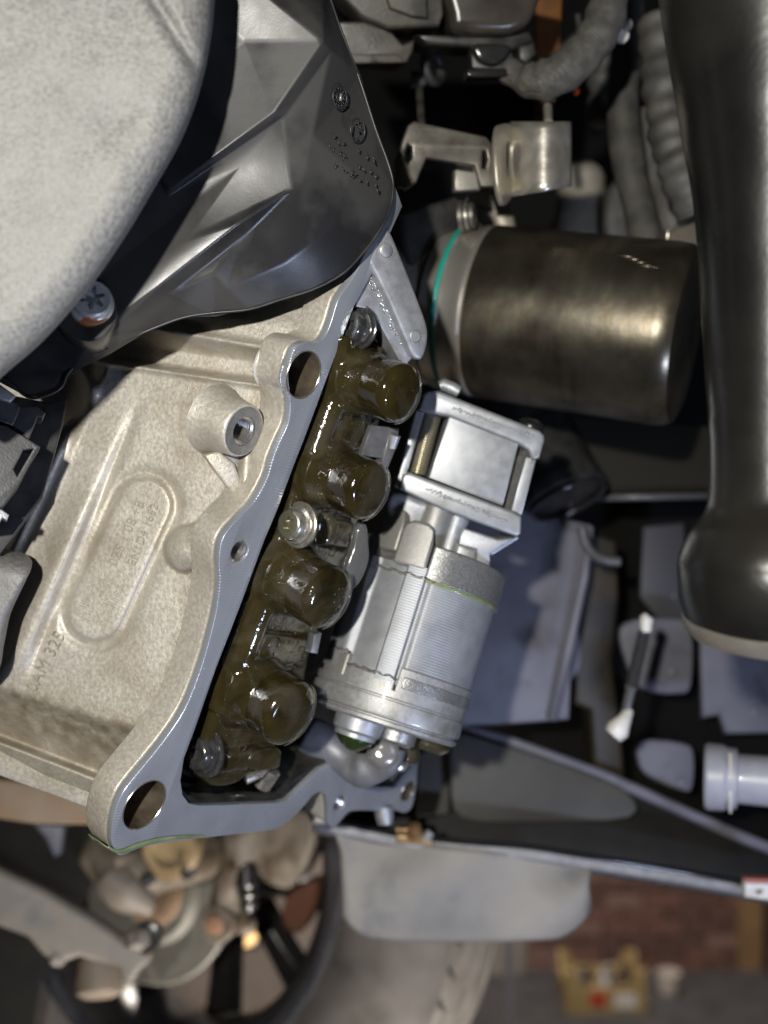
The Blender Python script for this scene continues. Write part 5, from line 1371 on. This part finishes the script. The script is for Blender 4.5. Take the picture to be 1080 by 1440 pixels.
MB().prism(frame_at(340, 1318, 1.5, (0, -1, 0)), [spl([(322, 1306), (356, 1306), (360, 1326), (342, 1334), (322, 1328)], 3)], -0.02, 0, 0.004).build("lens", ml, t, smooth=50)  # glowing sheet drawn as the light patch
MB().prism(frame_at(340, 1318, 1.53, (0, -1, 0)), [[(316, 1300), (364, 1300), (364, 1338), (316, 1338)]], -0.02, 0, 0.004).build("patch_backing", m_blk2, t)
t = thing("dark_void_sheet", "black sheet standing for the dark space left of the knuckle", "dark sheet")
MB().prism(frame_at(0, 1250, 1.06, (0.2, -0.95, 0.1)), [[(-160, 1080), (140, 1100), (150, 1200), (110, 1290), (60, 1360), (40, 1500), (-160, 1500)]], -0.01, 0, 0.003).build("void_panel", m_void, t)  # black sheet added to paint the unlit space

# ================================================================== WORKSHOP BEHIND
m_mortar = M("pinkish_plaster", (0.34, 0.28, 0.25), (0.42, 0.36, 0.32), rough=0.9, ns=6)
wall = MB().box((0.0, 6.16, CZ - 1.6), (5, 0, 0), (0, 0.05, 0), (0, 0, 1.6)).build("wall", m_mortar, None, smooth=0)
wall['kind'] = 'structure'
bricks = [M("red_brick_%s" % n, c, c2, rough=0.85, ns=30, bump=0.3, bs=60, bdist=0.004) for n, c, c2 in (("a", (0.15, 0.072, 0.055), (0.20, 0.105, 0.085)), ("b", (0.095, 0.05, 0.04), (0.14, 0.08, 0.065)), ("c", (0.20, 0.115, 0.095), (0.25, 0.16, 0.135)))]
protos = []
for bmt in bricks:
    bm_ = MB().box((0, 0, 0), (0.108, 0, 0), (0, 0.03, 0), (0, 0, 0.0325))
    o = bm_.build("brick", bmt, None, smooth=30, bevel=0.004)
    protos.append(o)
nb = 0
first = [True] * 3
for i in range(17):
    z = CZ - 3.05 + i * 0.075
    for j in range(12):
        x = 0.42 + j * 0.226 + (0.113 if i % 2 else 0)
        k = rr.choice((0, 0, 1, 1, 2))
        src = protos[k]
        if first[k]: o = src; first[k] = False
        else:
            o = src.copy(); COL.objects.link(o)
        o.parent = wall
        o.location = Vector((x, 6.09 + rr.uniform(-.003, .003), z)) - wall.location
        o.rotation_euler = (rr.uniform(-.01, .01), 0, rr.uniform(-.01, .01))
fl_ = MB().box((0, 3.2, -0.05), (5, 0, 0), (0, 3.5, 0), (0, 0, 0.05)).build("floor", M("workshop_concrete", (0.22, 0.21, 0.2), (0.28, 0.27, 0.26), rough=0.8, ns=4), None, smooth=0)
fl_['kind'] = 'structure'
be = thing("workbench", "dark grey workbench with flat top against the brick wall", "workbench")
zt = CZ - 2.37
m_bench = M("dark_grey_benchtop", (0.032, 0.032, 0.035), (0.05, 0.05, 0.053), rough=0.5, ns=8)
MB().box((1.05, 5.34, zt - 0.02), (0.92, 0, 0), (0, 0.34, 0), (0, 0, 0.02)).build("bench_top", m_bench, be, bevel=0.004)
for sx in (0.2, 1.9):
    for sy in (5.06, 5.62):
        MB().box((sx, sy, (zt - 0.04) / 2), (0.03, 0, 0), (0, 0.03, 0), (0, 0, (zt - 0.04) / 2)).build("leg", m_bench, be, bevel=0.003)
cr = thing("yellow_crate", "yellow fruit crate with scooped sides on the workbench", "crate")
m_cr = M("yellow_crate_card", (0.36, 0.25, 0.10), (0.43, 0.32, 0.15), rough=0.7, ns=12)
cx0, cx1, cy0, cy1 = 0.86, 1.24, 5.18, 5.44
hh = 0.20
def scoop(p0, p1, nrm, name):
    mb = MB(); d = Vector(p1) - Vector(p0)
    top = []
    for k in range(17):
        s = k / 16
        z = hh if (s < 0.12 or s > 0.88) else hh - 0.075 * min(1, min(s - 0.12, 0.88 - s) / 0.10)
        top.append((s, z))
    v = []; f = []
    for s, z in top:
        p = Vector(p0) + d * s
        v += [p, p + Vector((0, 0, z)), p + Vector(nrm) * 0.012 + Vector((0, 0, z)), p + Vector(nrm) * 0.012]
    for k in range(16):
        for j in range(4):
            f.append((4 * k + j, 4 * k + (j + 1) % 4, 4 * k + 4 + (j + 1) % 4, 4 * k + 4 + j))
    f += [(0, 3, 2, 1), (64, 65, 66, 67)]
    return mb.add(v, f).build(name, m_cr, cr, smooth=20)
zb = zt + 0.001
scoop((cx0, cy0, zb), (cx1, cy0, zb), (0, 1, 0), "side_board")
scoop((cx0, cy1, zb), (cx1, cy1, zb), (0, -1, 0), "side_board")
scoop((cx0, cy0 + 0.013, zb), (cx0, cy1 - 0.013, zb), (1, 0, 0), "end_board")
scoop((cx1, cy0 + 0.013, zb), (cx1, cy1 - 0.013, zb), (-1, 0, 0), "end_board")
MB().box(((cx0 + cx1) / 2, (cy0 + cy1) / 2, zb + 0.008), (0.17, 0, 0), (0, 0.11, 0), (0, 0, 0.006)).build("bottom_board", m_cr, cr)
MB().box((cx0 + 0.15, cy0 - 0.002, zb + 0.07), (0.035, 0, 0), (0, 0.001, 0), (0, 0, 0.03)).build("red_label", M("red_print", (0.55, 0.04, 0.03), rough=0.6), cr)
MB().box((cx0 + 0.28, cy0 - 0.002, zb + 0.06), (0.05, 0, 0), (0, 0.001, 0), (0, 0, 0.035)).build("white_label", M("white_print", (0.75, 0.72, 0.68), rough=0.6), cr)
for k, (x, y, z, r, c, lab) in enumerate(((cx0 + 0.10, 5.30, 0.11, 0.055, (0.06, 0.055, 0.05), "dark grey lump of scrap at the left inside the yellow crate"), (cx0 + 0.2, 5.28, 0.13, 0.05, (0.45, 0.45, 0.45), "shiny silver scrap part in the middle of the yellow crate"), (cx0 + 0.29, 5.32, 0.11, 0.05, (0.10, 0.08, 0.07), "brown lump of scrap at the right inside the yellow crate"))):
    t = thing("scrap_part", lab, "scrap part", "scrap parts lying in the crate")
    mb = MB().lathe((x, y, zb + 0.015), (0.1 * k, 0.1, 1), [(0, r), (z * 0.4, r * 1.1), (z * 0.6, r * 0.7), (z, r * 0.75), (z + 0.02, r * 0.4), (z + 0.03, 0.01)], 18, rfun=lambda th, tt: 1 + 0.15 * math.sin(3 * th + tt * 40))
    mb.build("scrap_body", M("scrap_%d" % k, c, rough=0.4, metal=0.5), t, smooth=40)
    MB().lathe((x, y, zb + z + 0.03), (0.5, -0.3, 0.6), [(0, 0.014), (0.05, 0.012), (0.055, 0.006)], 14).build("scrap_stub", M("scrap_stub_%d" % k, c, rough=0.4, metal=0.5), t, smooth=40)
t = thing("small_pot", "small whitish pot on the workbench right of the crate", "pot")
MB().lathe((1.40, 5.40, zb), (0, 0, 1), [(0, 0.045), (0.10, 0.055), (0.105, 0.052), (0.1, 0.05), (0.02, 0.042)], 30).build("pot_wall", M("offwhite_pot", (0.45, 0.40, 0.36), rough=0.6), t, smooth=40)
MB().torus((1.40, 5.40, zb + 0.103), (0, 0, 1), 0.054, 0.004, 30, 8).build("pot_rim", M("offwhite_rim", (0.5, 0.46, 0.42), rough=0.6), t, smooth=180)
t = thing("lift_post", "slim blue grey steel post standing in front of the workbench", "post")
MB().lathe((0.535, 4.7, 0), (0, 0, 1), [(0, 0.06), (0.012, 0.06), (0.014, 0.022), (2.0, 0.022)], 32).build("post_tube", m_pipe, t, smooth=40)
MB().box((0.535, 4.7, 2.02), (0.03, 0, 0), (0, 0.03, 0), (0, 0, 0.02)).build("post_cap", m_pipe, t, bevel=0.004)
t = thing("plastic_drum", "pale vertical plastic drum behind the slim steel post", "drum")
MB().lathe((0.62, 5.75, 0.0), (0, 0, 1), [(0, 0.13), (0.02, 0.14), (1.02, 0.14), (1.04, 0.12), (1.06, 0.05), (1.10, 0.05)], 40).build("drum_wall", M("pale_drum", (0.40, 0.37, 0.33), rough=0.5), t, smooth=40)
MB().lathe((0.62, 5.75, 1.1), (0, 0, 1), [(0, 0.055), (0.03, 0.055)], 24).build("drum_cap", m_blk2, t, smooth=40)
t = thing("timber_post", "brown timber post in front of the brick wall at right", "post")
MB().box((2.0, 6.0, 0.75), (0.06, 0, 0), (0, 0.04, 0), (0, 0, 0.75)).build("post_beam", M("brown_timber", (0.20, 0.12, 0.05), (0.26, 0.16, 0.08), rough=0.7, ns=8), t, bevel=0.004)
MB().box((2.0, 5.99, 0.06), (0.08, 0, 0), (0, 0.055, 0), (0, 0, 0.06)).build("post_foot", m_bench, t, bevel=0.004)

settle()
